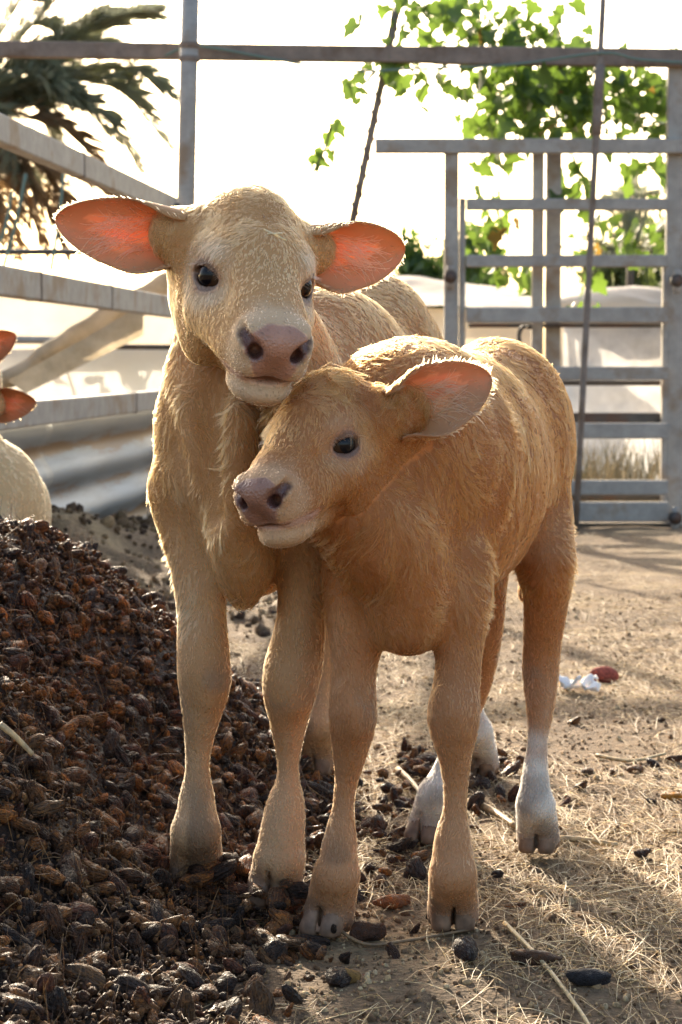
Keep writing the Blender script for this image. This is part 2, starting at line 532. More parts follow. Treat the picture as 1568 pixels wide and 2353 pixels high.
# loose lumps on the open ground, one by one
LOOSE = [(1350, 1786, 18, 'round brown date lump nearest the white hind foot on its right'), (1407, 1778, 13, 'small dark date lump, second in the row right of the white hind foot'),
         (1462, 1772, 17, 'dark date lump, third in the row right of the white hind foot'), (1500, 1750, 16, 'reddish date lump, fourth in the row right of the white hind foot'),
         (1552, 1745, 14, 'date lump at the right edge, last of the row right of the white hind foot'), (1335, 1815, 13, 'date lump close beside the white hind foot, below the row'),
         (1495, 1835, 13, 'small brown date lump just left of the orange fruit'), (1475, 1965, 17, 'blackish date lump alone on the dirt right of the white hoof'),
         (905, 2190, 20, 'dark brown date lump on the dirt in front of the smaller calf'), (590, 2200, 16, 'date lump at the foot of the feed pile, nearest the hooves'),
         (560, 2250, 17, 'date lump at the foot of the feed pile, middle of three'), (510, 2300, 16, 'date lump at the foot of the feed pile, lowest of three'),
         (1320, 1665, 13, 'date lump below the white plastic scrap'), (1520, 1660, 11, 'small date lump far right behind the long bent stalk')]
for x_, y_, r_, lb_ in LOOSE:
    g_ = G(x_, y_, 0.0)
    r_m = r_ * 1.45 * g_[1] / FPX
    g_[2] = ground_z(g_[:1], g_[1:2])[0] + 0.35 * r_m
    o = lump_obj('loose_feed_lump', g_, rots(1, 0.3)[0], r_m)
    tag(o, lb_, 'feed lump', 'loose feed lumps on the dirt')

# straw, chaff and crumbs of earth
def straw_shape(k):
    a = np.array([0, 2.094, 4.189]) + 0.3
    rows = []
    for i, x in enumerate((-1, -0.3, 0.35, 1)):
        bend = 0.16 * math.sin(k * 1.7) * (x * x) ; bz = 0.10 * (1 - x * x) + 0.05 * math.cos(k) * x
        wd = 1.0 if i not in (0, 3) else 0.55
        rows += [(x, bend + 0.020 * wd * math.cos(t), bz + 0.012 * wd * math.sin(t)) for t in a]
    f_ = []
    for i in range(3):
        for j in range(3):
            f_.append((i * 3 + j, i * 3 + (j + 1) % 3, (i + 1) * 3 + (j + 1) % 3, (i + 1) * 3 + j))
    return np.array(rows), np.array(f_)
STRAWS = [straw_shape(k) for k in range(8)]
fl_ = rng.lognormal(math.log(0.011), 0.5, len(PILE_FIBRES)).clip(0.004, 0.04)
fb = swarm('fibres', [s_[0] for s_ in STRAWS], STRAWS[0][1], PILE_FIBRES, rots(len(PILE_FIBRES), 0.6), np.stack([fl_, fl_ * 0 + .04, fl_ * 0 + .06], 1),
           np.array([(.20, .10, .04), (.13, .065, .03), (.30, .17, .07), (.08, .045, .03)])[rng.integers(0, 4, len(PILE_FIBRES))], M_STRAW, pile)
fb['kind'] = 'stuff'
def ground_pts(n_, y0=2.15, y1=9.5):
    y = y0 * (y1 / y0) ** rng.random(n_)
    x = rng.uniform(-0.19, 0.19, n_) * y + 0.02 * y
    return x, y
x_, y_ = ground_pts(27000)
pn = np.stack([x_, y_, 0 * x_], 1)
keep = (noise(pn, 2.2, 91) + 0.6 * noise(pn, 6, 92) + 0.75 * np.exp(-((y_ - 4.9) / 0.9) ** 2) > rng.uniform(-0.7, 0.6, len(x_))) & (pile_z(x_, y_) < 0.02)
x_, y_ = x_[keep], y_[keep]
ns_ = len(x_)
ln_ = rng.lognormal(math.log(0.016), 0.55, ns_).clip(0.005, 0.055)
z_ = ground_z(x_, y_) + rng.uniform(0.0, 0.006, ns_)
straw = swarm('straw', [s_[0] for s_ in STRAWS], STRAWS[0][1], np.stack([x_, y_, z_], 1), rots(ns_, 0.08), np.stack([ln_, ln_ * 0 + rng.uniform(.035, .085, ns_), ln_ * 0 + .045], 1),
              np.array([(.50, .36, .16), (.60, .46, .24), (.40, .26, .11), (.66, .54, .33), (.30, .19, .09)])[rng.integers(0, 5, ns_)], M_STRAW)
tag(straw, 'short dry straw strewn over the dirt', 'straw', kind='stuff')
x_, y_ = ground_pts(16000, 2.15, 7)
keep = pile_z(x_, y_) < 0.02
x_, y_ = x_[keep], y_[keep]
clods = swarm('earth_crumbs', [lump(60 + k, ICO1, (1, .8, .6)) for k in range(6)], ICO1[1], np.stack([x_, y_, ground_z(x_, y_) + 0.001], 1), rots(len(x_), 1.0), rng.lognormal(math.log(0.0028), 0.5, len(x_)).clip(0.0012, 0.011),
              np.array([(.30, .20, .11), (.22, .14, .08), (.38, .27, .15), (.46, .35, .21), (.15, .09, .05)])[rng.integers(0, 5, len(x_))], M_CLOD)
tag(clods, 'crumbs of earth and chaff on the dirt', 'earth crumbs', kind='stuff')

lx, ly = rng.uniform(-1.25, -.15, 2600), rng.uniform(5.2, 10.6, 2600)
ok_ = noise(np.stack([lx, ly, 0 * lx], 1), 2.5, 95) + 1.2 * np.exp(-(lx + 1.53 - .081 * ly) / .35) > rng.uniform(-.2, 1.0, len(lx))
lx, ly = lx[ok_], ly[ok_]
litter = swarm('dung_litter', [lump(80 + k, ICO1, (1, .7, .5)) for k in range(6)], ICO1[1], np.stack([lx, ly, ground_z(lx, ly) + .004], 1), rots(len(lx), .8), rng.lognormal(math.log(.014), .5, len(lx)).clip(.005, .05),
               np.array([(.11, .07, .04), (.07, .045, .03), (.17, .11, .06), (.26, .18, .10)])[rng.integers(0, 4, len(lx))], M_CLOD)
tag(litter, 'dark dung and litter along the foot of the left fence', 'litter', kind='stuff')

# single things on the ground
def curve_tube(pts, rad, sides=6):
    pts = np.array(pts, float); n_ = len(pts)
    rad = np.broadcast_to(rad, n_)
    tg = norm(np.gradient(pts, axis=0))
    ref = np.array([0, 0, 1.0]) if abs(tg[0, 2]) < 0.8 else np.array([1.0, 0, 0])
    u = norm(np.cross(tg, ref)); v = np.cross(tg, u)
    a = np.linspace(0, 2 * math.pi, sides, endpoint=False)
    V = pts[:, None] + rad[:, None, None] * (u[:, None] * np.cos(a)[None, :, None] + v[:, None] * np.sin(a)[None, :, None])
    F_ = []
    for i in range(n_ - 1):
        for j in range(sides):
            F_.append((i * sides + j, i * sides + (j + 1) % sides, (i + 1) * sides + (j + 1) % sides, (i + 1) * sides + j))
    F_.append(tuple(range(sides))[::-1]); F_.append(tuple((n_ - 1) * sides + j for j in range(sides)))
    return V.reshape(-1, 3), F_
def spline(pts, n_=14):
    p = np.array(pts, float); q = np.vstack([2 * p[0] - p[1], p, 2 * p[-1] - p[-2]]); out = []
    for i in range(1, len(q) - 2):
        for t in np.linspace(0, 1, n_, endpoint=False):
            out.append(0.5 * (2 * q[i] + (q[i + 1] - q[i - 1]) * t + (2 * q[i - 1] - 5 * q[i] + 4 * q[i + 1] - q[i + 2]) * t * t + (3 * q[i] - q[i - 1] - 3 * q[i + 1] + q[i + 2]) * t ** 3))
    out.append(p[-1])
    return np.array(out)
def ground_line(px, h=0.004, rad=0.003, name='dry_straw', col=(.5, .38, .2), label='', cat='straw', m_=None):
    pts = []
    for k, (x, y) in enumerate(px):
        g_ = G(x, y, 0.0); hh = h if np.isscalar(h) else h[k]
        g_ = G(x, y, hh) if hh > 0.01 else g_
        g_[2] = hh + ground_z(g_[:1], g_[1:2])[0]
        pts.append(g_)
    sp = spline(pts, 8)
    V_, F_ = curve_tube(sp, rad * np.linspace(1.0, 0.7, len(sp)))
    o = mesh_obj(name, V_, F_, m_ or M_STRAW); vcol(o, 'Col', np.tile(col, (len(V_), 1)))
    return tag(o, label, cat)
ground_line([(1160, 2135), (1230, 2210), (1290, 2280), (1345, 2350), (1375, 2400)], .006, .0032, label='long pale straw stem lying aslant in the lower right corner', col=(.52, .40, .22))
ground_line([(745, 2060), (770, 2115), (840, 2165), (940, 2160), (1075, 2145)], (.045, .02, .006, .006, .008), .0028, 'bent_twig', (.20, .13, .07), 'thin bent twig between the front hooves of the smaller calf', 'twig')
ground_line([(1260, 1925), (1330, 1927), (1420, 1935)], .008, .006, label='thick dry stalk beside the white hind foot', col=(.5, .36, .19), cat='stalk')
ground_line([(1080, 1845), (1130, 1865), (1185, 1900)], .008, .007, label='stubby dry stalk left of the white hind foot', col=(.46, .33, .18), cat='stalk')
ground_line([(915, 1760), (950, 1800), (985, 1840)], .012, .005, label='pale split stick between the legs of the smaller calf', col=(.62, .52, .36), cat='stick')
ground_line([(1370, 1735), (1450, 1745), (1530, 1735)], .006, .004, label='long bent straw stalk right of the white hind foot', col=(.48, .37, .2), cat='stalk')
ground_line([(0, 1660), (40, 1690), (75, 1720)], (.36, .345, .33), .004, label='pale straw stalk stuck on the feed pile at the left edge', col=(.45, .33, .18), cat='stalk')

def one_lump(name, x, y, size, el, seed, col, label, cat, m_=None, rz=0.0, base=ICO3, lift=0.8, amp=1.0):
    v = lump(seed, base, el, amp) * size
    cz, sz = math.cos(rz), math.sin(rz)
    v = np.stack([v[:, 0] * cz - v[:, 1] * sz, v[:, 0] * sz + v[:, 1] * cz, v[:, 2]], 1)
    g_ = G(x, y, 0.0); g_[2] = ground_z(g_[:1], g_[1:2])[0] + lift * size * el[2]
    o = mesh_obj(name, v + g_, base[1], m_ or M_FEED); vcol(o, 'Col', np.tile(col, (len(v), 1)))
    return tag(o, label, cat)
one_lump('black_date', 1350, 2272, .031, (1, .5, .38), 4, (.018, .015, .018), 'black shrivelled date at the lower right beside the long straw stem', 'date', rz=-.1)
one_lump('split_date', 1225, 2222, .036, (1, .38, .28), 16, (.11, .05, .022), 'long brown split date on the sunlit dirt', 'date', rz=-.15)
one_lump('clay_clod', 785, 2262, .023, (1, .6, .45), 14, (.20, .115, .04), 'yellow brown clod on the dirt in front of the smaller calf', 'clod', M_CLOD)
one_lump('feed_clump', 842, 2155, .024, (1, .62, .55), 7, (.085, .036, .018), 'dark torn clump of feed between the front hooves', 'feed clump', rz=.4, amp=2.2)
one_lump('red_potato', 1390, 1565, .036, (1, .62, .58), 10, (.34, .085, .060), 'reddish potato lying on the dirt behind the calves', 'potato', M_CLOD, rz=-.25, amp=.3)
one_lump('orange_peel', 1548, 1828, .026, (1, .55, .35), 13, (.62, .27, .03), 'orange split fruit at the right edge', 'fruit', rz=.5)
one_lump('rust_leaf', 905, 2075, .026, (1, .5, .4), 22, (.36, .12, .03), 'rust coloured dry leaf scrap between the front legs', 'leaf scrap', rz=.2)
# white scrap of plastic: a crumpled sheet
u_, v_ = np.meshgrid(np.linspace(-1, 1, 16), np.linspace(-1, 1, 12), indexing='ij')
g_ = G(1322, 1598, 0.0)
sv = np.stack([u_.ravel() * .050 + g_[0], v_.ravel() * .03 + g_[1], np.zeros(u_.size) + ground_z(g_[:1], g_[1:2])[0] + .004], 1)
nn_ = np.stack([u_.ravel(), v_.ravel(), 0 * u_.ravel()], 1)
sv[:, 2] += np.abs(noise(nn_, 1.2, 5)) * .035 + np.abs(noise(nn_, 3.3, 6)) * .014
sv[:, :2] += noise3(nn_, 2.0, 7)[:, :2] * .012
idx = np.arange(u_.size).reshape(u_.shape)
Fs_ = np.stack([idx[:-1, :-1], idx[1:, :-1], idx[1:, 1:], idx[:-1, 1:]], -1).reshape(-1, 4)
M_SCRAP, n, l, b = mat('white_plastic_scrap')
b.inputs['Base Color'].default_value = (.82, .80, .76, 1); b.inputs['Roughness'].default_value = .45; b.inputs['Subsurface Weight'].default_value = .2
o = mesh_obj('plastic_scrap', sv, Fs_, M_SCRAP)
md = o.modifiers.new('thick', 'SOLIDIFY'); md.thickness = .0006
tag(o, 'crumpled white plastic scrap on the dirt by the hind leg', 'plastic scrap')
# straw wisps around the near right, standing on end
# ================================================================= fence, gate, plants, tarps
def metal(name, c1, c2, rust, rough=0.6, metallic=0.0, sc=(6, 6, 40)):
    m, n, l, b = mat(name)
    tc = node(n, 'ShaderNodeTexCoord')
    mp = node(n, 'ShaderNodeMapping'); mp.inputs['Scale'].default_value = (5, 5, 5)
    l.new(tc.outputs['Object'], mp.inputs['Vector'])
    n1 = node(n, 'ShaderNodeTexNoise', i_Scale=3.0, i_Detail=7.0, i_Roughness=0.7)
    n2 = node(n, 'ShaderNodeTexNoise', i_Scale=1.1, i_Detail=5.0, i_Roughness=0.6)
    l.new(mp.outputs[0], n1.inputs['Vector']); l.new(mp.outputs[0], n2.inputs['Vector'])
    r1 = ramp(n, [(0.35, c1), (0.65, c2)])
    l.new(n1.outputs[0], r1.inputs[0])
    r2 = ramp(n, [(0.52, (0, 0, 0)), (0.66, (1, 1, 1))])
    l.new(n2.outputs[0], r2.inputs[0])
    mx = node(n, 'ShaderNodeMix', data_type='RGBA'); mx.inputs[7].default_value = (*rust, 1)
    l.new(r2.outputs[0], mx.inputs[0]); l.new(r1.outputs[0], mx.inputs[6]); l.new(mx.outputs[2], b.inputs['Base Color'])
    b.inputs['Roughness'].default_value = rough; b.inputs['Metallic'].default_value = metallic
    bp = node(n, 'ShaderNodeBump', i_Strength=0.4, i_Distance=0.004)
    l.new(n1.outputs[0], bp.inputs['Height']); l.new(bp.outputs[0], b.inputs['Normal'])
    return m
M_GALV = metal('weathered_galvanised_steel', (.27, .25, .225), (.38, .355, .32), (.25, .18, .12), 0.6, 0.1)
M_BROWN = metal('brown_stained_beam', (.15, .12, .10), (.24, .19, .155), (.13, .085, .055), 0.75)
M_DARK = metal('dark_steel', (.05, .045, .04), (.09, .08, .07), (.10, .05, .03), 0.6)

def beam(name, a, b_, w_, h_, m_, parent=None, bev=0.006):
    """a box section from a to b, w across (horizontal), h upright"""
    a, b_ = np.array(a, float), np.array(b_, float)
    t = norm(b_ - a)
    ref = np.array([0, 0, 1.0]) if abs(t[2]) < 0.8 else np.array([0, 1.0, 0])
    u = norm(np.cross(t, ref)); v = np.cross(u, t)
    prof = []
    for sx, sy in ((1, 1), (-1, 1), (-1, -1), (1, -1)):
        cx, cy = sx * (w_ / 2 - bev), sy * (h_ / 2 - bev)
        st = {(1, 1): 0, (-1, 1): 90, (-1, -1): 180, (1, -1): 270}[(sx, sy)]
        for k in range(3):
            an = R_(st + 45 * k)
            prof.append((cx + bev * math.cos(an), cy + bev * math.sin(an)))
    k = len(prof)
    V_ = [p0 + u * x + v * y for p0 in (a, b_) for x, y in prof]
    F_ = [(i, (i + 1) % k, k + (i + 1) % k, k + i) for i in range(k)] + [tuple(range(k))[::-1], tuple(range(k, 2 * k))]
    return mesh_obj(name, V_, F_, m_, parent, smooth=False)
def tube(name, a, b_, r, m_, parent=None, sides=14):
    V_, F_ = curve_tube(np.linspace(a, b_, 5), r, sides)
    return mesh_obj(name, V_, F_, m_, parent)
def wpx(n_, d): return n_ * d / FPX

# ---- left fence: a post and three heavy rails running back to it
D0 = 9.7
fence = empty('rail_fence', (*P(420, 900, D0)[:2], 0))
tag(fence, 'grey steel rail fence with a round post behind the larger calf on the left', 'fence')
top_ = P(439, -80, D0); bot = P(412, 1215, D0); bot[2] = -0.05
tube('post', bot, top_, wpx(21, D0), M_GALV, fence, 18)
def fence_pt(d, z, out=0.0): return np.array([-1.53 + 0.081 * d + out, d, z])
zr = [0.75 + (812 - 462) / 5000 * D0, 0.75 + (812 - 690) / 5000 * D0, 0.75 + (866 - 950) / 5000 * D0]
for z, hh in zip(zr, (.085, .090, .080)):
    beam('rail', fence_pt(4.4, z), fence_pt(D0 - 0.03, z), .05, hh, M_GALV, fence)
    for d_ in {0: (7.6,), 1: (6.9, 8.1), 2: (8.6,)}[zr.index(z)]:
        beam('splice', fence_pt(d_, z), fence_pt(d_ + .02, z), .054, hh + .004, M_BROWN, fence)
    for d_ in (D0 - 0.10,):
        tube('bolt', fence_pt(d_, z, .02), fence_pt(d_, z, .05), .012, M_DARK, fence, 8)
ring = empty('x', (0, 0, 0)); bpy.data.objects.remove(ring)
cpt = P(436, 120, D0)
for dz in (-.03, .03):
    tube('tie_band', cpt + (0, 0, dz - .012), cpt + (0, 0, dz + .012), wpx(24, D0), M_BROWN, fence, 18)

# ---- overhead frame: long beam, thin rod, uprights
fr = empty('overhead_frame', (*P(1385, 900, 9.86)[:2], 0))
tag(fr, 'long brown overhead beam across the top with a thin upright rod', 'frame')
beam('beam', P(-260, 110, 9.86), P(1000, 127, 9.86), .06, wpx(37, 9.86), M_BROWN, fr)
beam('beam', P(1000.5, 127, 9.862), P(1750, 137, 9.862), .062, wpx(41, 9.86), M_BROWN, fr)
rb = P(1322, 1200, 9.72); rb[2] = -.05
tube('rod', rb, P(1391, -90, 9.72), wpx(7.5, 9.72), M_BROWN, fr, 10)
tube('rod_sleeve', P(1371, 310, 9.72), P(1379, 150, 9.72), wpx(12, 9.72), M_BROWN, fr, 10)
pts = spline([P(380, 128, 9.80), P(430, 108, 9.78), P(500, 112, 9.80), P(640, 138, 9.81), P(800, 162, 9.82), P(960, 158, 9.82), P(1180, 148, 9.82), P(1385, 122, 9.70), P(1480, 138, 9.8), P(1700, 150, 9.8)], 8)
V_, F_ = curve_tube(pts, .006, 5)
M_CORD, n, l, b = mat('green_cord'); b.inputs['Base Color'].default_value = (.12, .19, .16, 1); b.inputs['Roughness'].default_value = .8
mesh_obj('cord', V_, F_, M_CORD, fr)

# ---- the gate on the right
D1 = 9.9
gate = empty('livestock_gate', (*P(1290, 1200, D1)[:2], 0))
tag(gate, 'tall grey steel bar gate on the right behind the calves', 'gate')
def gp(x, y, dd=0.0): return P(x, y, D1 + dd)
def upright(name, x, y0, y1, wd, dd=0.0, m_=M_GALV, dep=.05):
    a = gp(x, y0, dd); e = gp(x, y1, dd) if y1 else np.array([a[0], a[1], -.03])
    e[0], e[1] = a[0], a[1]
    beam(name, a, e, wpx(wd, D1), dep, m_, gate)
def bar(name, x0, x1, y, hh, dd=0.0, m_=M_GALV, dep=.045):
    a, e = gp(x0, y, dd), gp(x1, y, dd)
    beam(name, a, e, dep, wpx(hh, D1), m_, gate)
bar('top_bar', 862, 1680, 336, 34, -.03)
upright('post', 1038, 354, None, 33)
upright('stile', 1063, 456, None, 14, .03)
upright('post', 1557, 156, None, 46, .0)
upright('stile', 1529, 600, None, 12, .05)
for y, hh in ((470, 27), (600, 28), (724, 36), (858, 31), (990, 36), (1120, 34)):
    bar('bar', 1072, 1534, y, hh)
bar('bottom_plate', 1072, 1534, 1176, 46)
bar('skirt', 1020, 1560, 1214, 26, .06, M_DARK)
for y, hh in ((748, 10), (880, 12), (962, 28), (1140, 18), (712, 8)):
    bar('brace', 1076, 1532, y, hh, .16, M_DARK, .03)
upright('upright', 1237, 354, None, 27, .10)
upright('upright', 1273, 354, None, 36, .16)
for x, y in ((1035, 636), (1556, 645), (1552, 1190)):
    c_ = gp(x, y, -.04)
    tube('hinge', c_ + (0, .03, 0), c_ + (0, -.02, 0), .030, M_DARK, gate, 12)
    tube('hinge_pin', c_ + (0, 0, -.06), c_ + (0, 0, .05), .018, M_GALV, gate, 10)
V_, F_ = curve_tube(spline([gp(1196, 800, .1), gp(1193, 770, .1), gp(1202, 752, .1), gp(1222, 752, .1)], 6), .010, 8)
mesh_obj('latch', V_, F_, M_DARK, gate)

# ---- leaning stake with a dead vine wound on it
stake = empty('leaning_stake', (*P(640, 1200, 9.95)[:2], 0))
tag(stake, 'thin leaning stake rising behind the larger calf into the vine', 'stake')
a_, e_ = P(930, -60, 10.0), P(660, 1190, 9.95)
e_[2] = -.03
tube('pole', a_, e_, .017, M_BROWN, stake, 8)
tt = np.linspace(0.02, 0.75, 120)
sp = a_ + (e_ - a_) * tt[:, None] + np.stack([np.cos(tt * 190) * .020, np.sin(tt * 190) * .020, 0 * tt], 1)
V_, F_ = curve_tube(sp, .006, 5)
mesh_obj('wound_tendril', V_, F_, M_BROWN, stake)

# ---- leaves
def leaf_material(name, c1, c2, tcol, tw=0.5, rough=0.45):
    m, n, l, b = mat(name)
    a = node(n, 'ShaderNodeObjectInfo'); ge = node(n, 'ShaderNodeNewGeometry')
    nz = node(n, 'ShaderNodeTexNoise', i_Scale=2.2, i_Detail=2.0)
    l.new(ge.outputs['Position'], nz.inputs['Vector'])
    ad = node(n, 'ShaderNodeMath', operation='ADD'); l.new(nz.outputs[0], ad.inputs[0])
    sb = node(n, 'ShaderNodeMath', operation='MULTIPLY_ADD'); sb.inputs[1].default_value = .6; sb.inputs[2].default_value = -.3
    l.new(a.outputs['Random'], sb.inputs[0]); l.new(sb.outputs[0], ad.inputs[1])
    r = ramp(n, [(0.3, c1), (0.7, c2)]); l.new(ad.outputs[0], r.inputs[0]); l.new(r.outputs[0], b.inputs['Base Color'])
    b.inputs['Roughness'].default_value = rough
    tr = node(n, 'ShaderNodeBsdfTranslucent'); tr.inputs['Color'].default_value = (*tcol, 1)
    mx = node(n, 'ShaderNodeMixShader'); mx.inputs[0].default_value = tw
    l.new(b.outputs[0], mx.inputs[1]); l.new(tr.outputs[0], mx.inputs[2]); l.new(mx.outputs[0], n['Material Output'].inputs['Surface'])
    return m
M_LEAF = leaf_material('vine_leaf', (.045, .085, .028), (.095, .15, .045), (.20, .33, .045), .42)
M_LEAFY = leaf_material('yellowed_vine_leaf', (.20, .12, .03), (.24, .19, .05), (.36, .22, .04), .4)
M_STEM, n, l, b = mat('vine_stem'); b.inputs['Base Color'].default_value = (.10, .12, .045, 1); b.inputs['Roughness'].default_value = .7
# a five-cornered ivy-like leaf, folded along its midrib and curled
def ivy_mesh(seed):
    r_ = random.Random(seed)
    out = [(0, 0), (.16, -.12), (.42, -.10), (.50, .12), (.34, .30), (.42, .52), (.22, .62), (.12, .82), (0, 1.0)]
    R2 = [(x * r_.uniform(.9, 1.12), y, .0) for x, y in out]
    pts, fs = [], []
    mid = [(0, y, 0) for y in (0, .1, .3, .5, .7, .85, 1.0)]
    def z(x, y): return .35 * abs(x) ** 1.3 - .28 * y * y + .05 * math.sin(7 * y + seed) * abs(x)
    k = len(R2)
    for x, y, _ in R2: pts.append((x, y, z(x, y)))
    for x, y, _ in R2[1:-1]: pts.append((-x, y, z(x, y)))
    c0 = len(pts); pts.append((0, .28, z(0, .28))); c1 = len(pts); pts.append((0, .6, z(0, .6)))
    right = list(range(k)); left = [0] + list(range(k, c0)) + [k - 1]
    for side in (right, left):
        for i in range(k - 1):
            cc = c0 if i < 4 else c1
            fs.append((side[i], side[i + 1], cc) if side is right else (side[i + 1], side[i], cc))
        fs.append((side[4], c1, c0) if side is right else (side[4], c0, c1))
    me = bpy.data.meshes.new('leaf'); me.from_pydata(pts, [], fs)
    me.polygons.foreach_set('use_smooth', np.ones(len(fs), bool))
    return me
IVY = []
for k in range(6):
    me = ivy_mesh(k); me.materials.append(M_LEAF if k < 5 else M_LEAFY); IVY.append(me)
vine = empty('climbing_vine', (*P(1300, 900, 10.1)[:2], 0))
tag(vine, 'green climbing vine hanging over the beam above the gate', 'vine')
leaf_n = 0
def leaf(p_, size, parent, hang=0.7, me=None):
    global leaf_n
    o = bpy.data.objects.new('leaf', me or (IVY[5] if random.random() < .035 else IVY[random.randrange(5)])); C.objects.link(o)
    o.parent = parent
    o.location = Vector(p_) - parent.location
    o.rotation_euler = (R_(random.uniform(-130, -40)) if random.random() < hang else random.uniform(-3, 3), random.uniform(-.7, .7), random.uniform(-3.1, 3.1))
    o.scale = (size,) * 3
    leaf_n += 1
    return o
def strand(pix, dd, n_leaf, size, parent=vine, off=.05, rad=.004, hang=.75):
    sp = spline([P(x, y, d_) for (x, y), d_ in zip(pix, np.broadcast_to(dd, len(pix)))], 8)
    V_, F_ = curve_tube(sp, rad, 5)
    mesh_obj('stem', V_, F_, M_STEM, parent)
    for _ in range(n_leaf):
        i = random.randrange(len(sp))
        leaf(sp[i] + np.array([random.gauss(0, off), random.gauss(0, off), random.gauss(0, off)]), size * random.uniform(.55, 1.25), parent, hang)
strand([(905, -40), (900, 40), (890, 90), (880, 150), (860, 190), (845, 215)], 9.95, 32, .085, off=.07)
strand([(930, -30), (985, 30), (1050, 20), (1120, 35), (1150, 50)], 10.0, 34, .085, off=.08)
strand([(930, 60), (1000, 95), (1080, 90), (1160, 95), (1250, 85), (1290, 45)], 10.05, 40, .085, off=.07)
strand([(930, 110), (950, 150), (985, 170), (960, 230)], 9.95, 10, .085, off=.05)
strand([(1100, 150), (1130, 220), (1140, 290), (1120, 300)], 10.0, 26, .09, off=.08)
strand([(1180, 150), (1200, 220), (1210, 290)], 10.05, 32, .09, off=.09)
strand([(1260, 150), (1280, 220), (1280, 300)], 10.05, 32, .09, off=.09)
strand([(1330, 130), (1350, 200), (1340, 270), (1400, 300)], 10.1, 26, .09, off=.08)
strand([(1440, 150), (1460, 220), (1500, 300)], 10.15, 24, .085, off=.10)
strand([(1130, 340), (1120, 400), (1130, 440), (1150, 500), (1160, 545)], 10.05, 20, .085, off=.045)
strand([(1110, 500), (1120, 560), (1150, 610), (1190, 650)], 10.2, 24, .085, off=.06)
strand([(1300, 340), (1325, 380), (1330, 440), (1300, 460)], 10.1, 13, .095, off=.05)
strand([(1440, 350), (1470, 380), (1510, 390), (1545, 370)], 10.1, 14, .095, off=.06)
strand([(1340, 500), (1355, 560), (1370, 620), (1340, 660)], 10.25, 20, .085, off=.06)
strand([(1450, 530), (1480, 570), (1530, 560), (1520, 620)], 10.3, 22, .09, off=.07)
strand([(760, 285), (750, 330), (735, 370), (722, 395)], 10.0, 0, .09)
sprig = empty('vine_sprig', P(745, 345, 10.0))
tag(sprig, 'lone green leafy sprig hanging against the sky left of the stake', 'sprig')
V_, F_ = curve_tube(spline([P(775, 278, 10), P(760, 300, 10), P(748, 340, 10), P(730, 375, 10), P(718, 402, 10)], 6), .006, 5)
mesh_obj('stem', V_, F_, M_STEM, sprig)
for x, y, sz in ((765, 300, .10), (752, 318, .09), (722, 368, .105), (735, 352, .08), (762, 360, .07), (715, 392, .06), (735, 395, .05)):
    o = leaf(P(x, y, 10) + np.array([0, random.uniform(-.03, .03), .03]), sz, sprig, 1.0, IVY[random.randrange(5)])
V_, F_ = curve_tube(spline([P(775, 278, 10), P(800, 200, 9.98), P(850, 150, 9.96), P(890, 110, 9.95)], 8), .002, 4)
mesh_obj('thread', V_, F_, M_STEM, sprig)
# the thick of the vine, leaves past counting
ex = []
for cx_, cy_, sx_, sy_, nn_ in ((1190, 225, 100, 75, 140), (1330, 215, 110, 75, 115), (1470, 225, 90, 70, 80), (1150, 60, 130, 45, 60)):
    for _ in range(nn_):
        ex.append(P(np.clip(random.gauss(cx_, sx_ * .6), 1050, 1560), np.clip(random.gauss(cy_, sy_ * .6), 10, 305), random.uniform(9.95, 10.7)))
ex = np.array(ex)
ivs = [np.array([v.co[:] for v in IVY[k].vertices]) for k in range(5)]
ivf = np.array([p_.vertices[:] for p_ in IVY[0].polygons])
th = swarm('foliage', ivs, ivf, ex, rots(len(ex), 1.0), np.random.default_rng(3).uniform(.05, .10, len(ex)), np.ones((len(ex), 3)), M_LEAF, vine)
th['kind'] = 'stuff'

# ---- trees far behind
def branchy_tree(name, base, h_, spread, n_leaf, size, m_, label, seed):
    r_ = np.random.default_rng(seed)
    root = empty(name, base); tag(root, label, 'tree')
    base = np.array(base, float)
    trunk = spline([base + (0, 0, -.1), base + (spread * .05, 0, h_ * .3), base + (-spread * .04, 0, h_ * .62), base + (0, 0, h_ * .85)], 6)
    V_, F_ = curve_tube(trunk, np.linspace(h_ * .035, h_ * .012, len(trunk)), 9)
    allv, allf = [V_], [list(f_) for f_ in F_]; o_ = len(V_)
    cen = []
    for k in range(16):
        a = r_.uniform(0, 6.28); s0 = trunk[r_.integers(len(trunk) // 3, len(trunk))]
        tip = s0 + np.array([math.cos(a) * spread * r_.uniform(.4, .95), math.sin(a) * spread * r_.uniform(.4, .95), h_ * r_.uniform(-.02, .28)])
        sp = spline([s0, (s0 + tip) / 2 + (0, 0, h_ * .05), tip], 5)
        V_, F_ = curve_tube(sp, np.linspace(h_ * .010, h_ * .003, len(sp)), 5)
        allv.append(V_); allf += [[i + o_ for i in f_] for f_ in F_]; o_ += len(V_)
        cen += [sp[i] for i in range(4, len(sp))]
    mesh_obj('trunk', np.vstack(allv), allf, M_BARK, root)
    cen = np.array(cen)
    p_ = cen[r_.integers(0, len(cen), n_leaf)] + r_.normal(0, spread * .15, (n_leaf, 3))
    shp = [np.array([(-.5, 0, 0), (0, -.22, .05), (.5, 0, .0), (0, .22, .05)])]
    swarm('crown', shp, np.array([[0, 1, 2, 3]]), p_, rots(n_leaf, 1.2), r_.uniform(.5, 1.4, n_leaf) * size, np.ones((n_leaf, 3)), m_, root)
    return root
M_BARK = metal('tree_bark', (.07, .05, .035), (.13, .10, .07), (.05, .035, .025), .9)
M_TREE = leaf_material('tree_leaf', (.03, .065, .02), (.07, .12, .03), (.14, .24, .04), .4, .55)
M_TREE2 = leaf_material('dusty_tree_leaf', (.06, .085, .03), (.11, .14, .05), (.20, .26, .07), .4, .6)
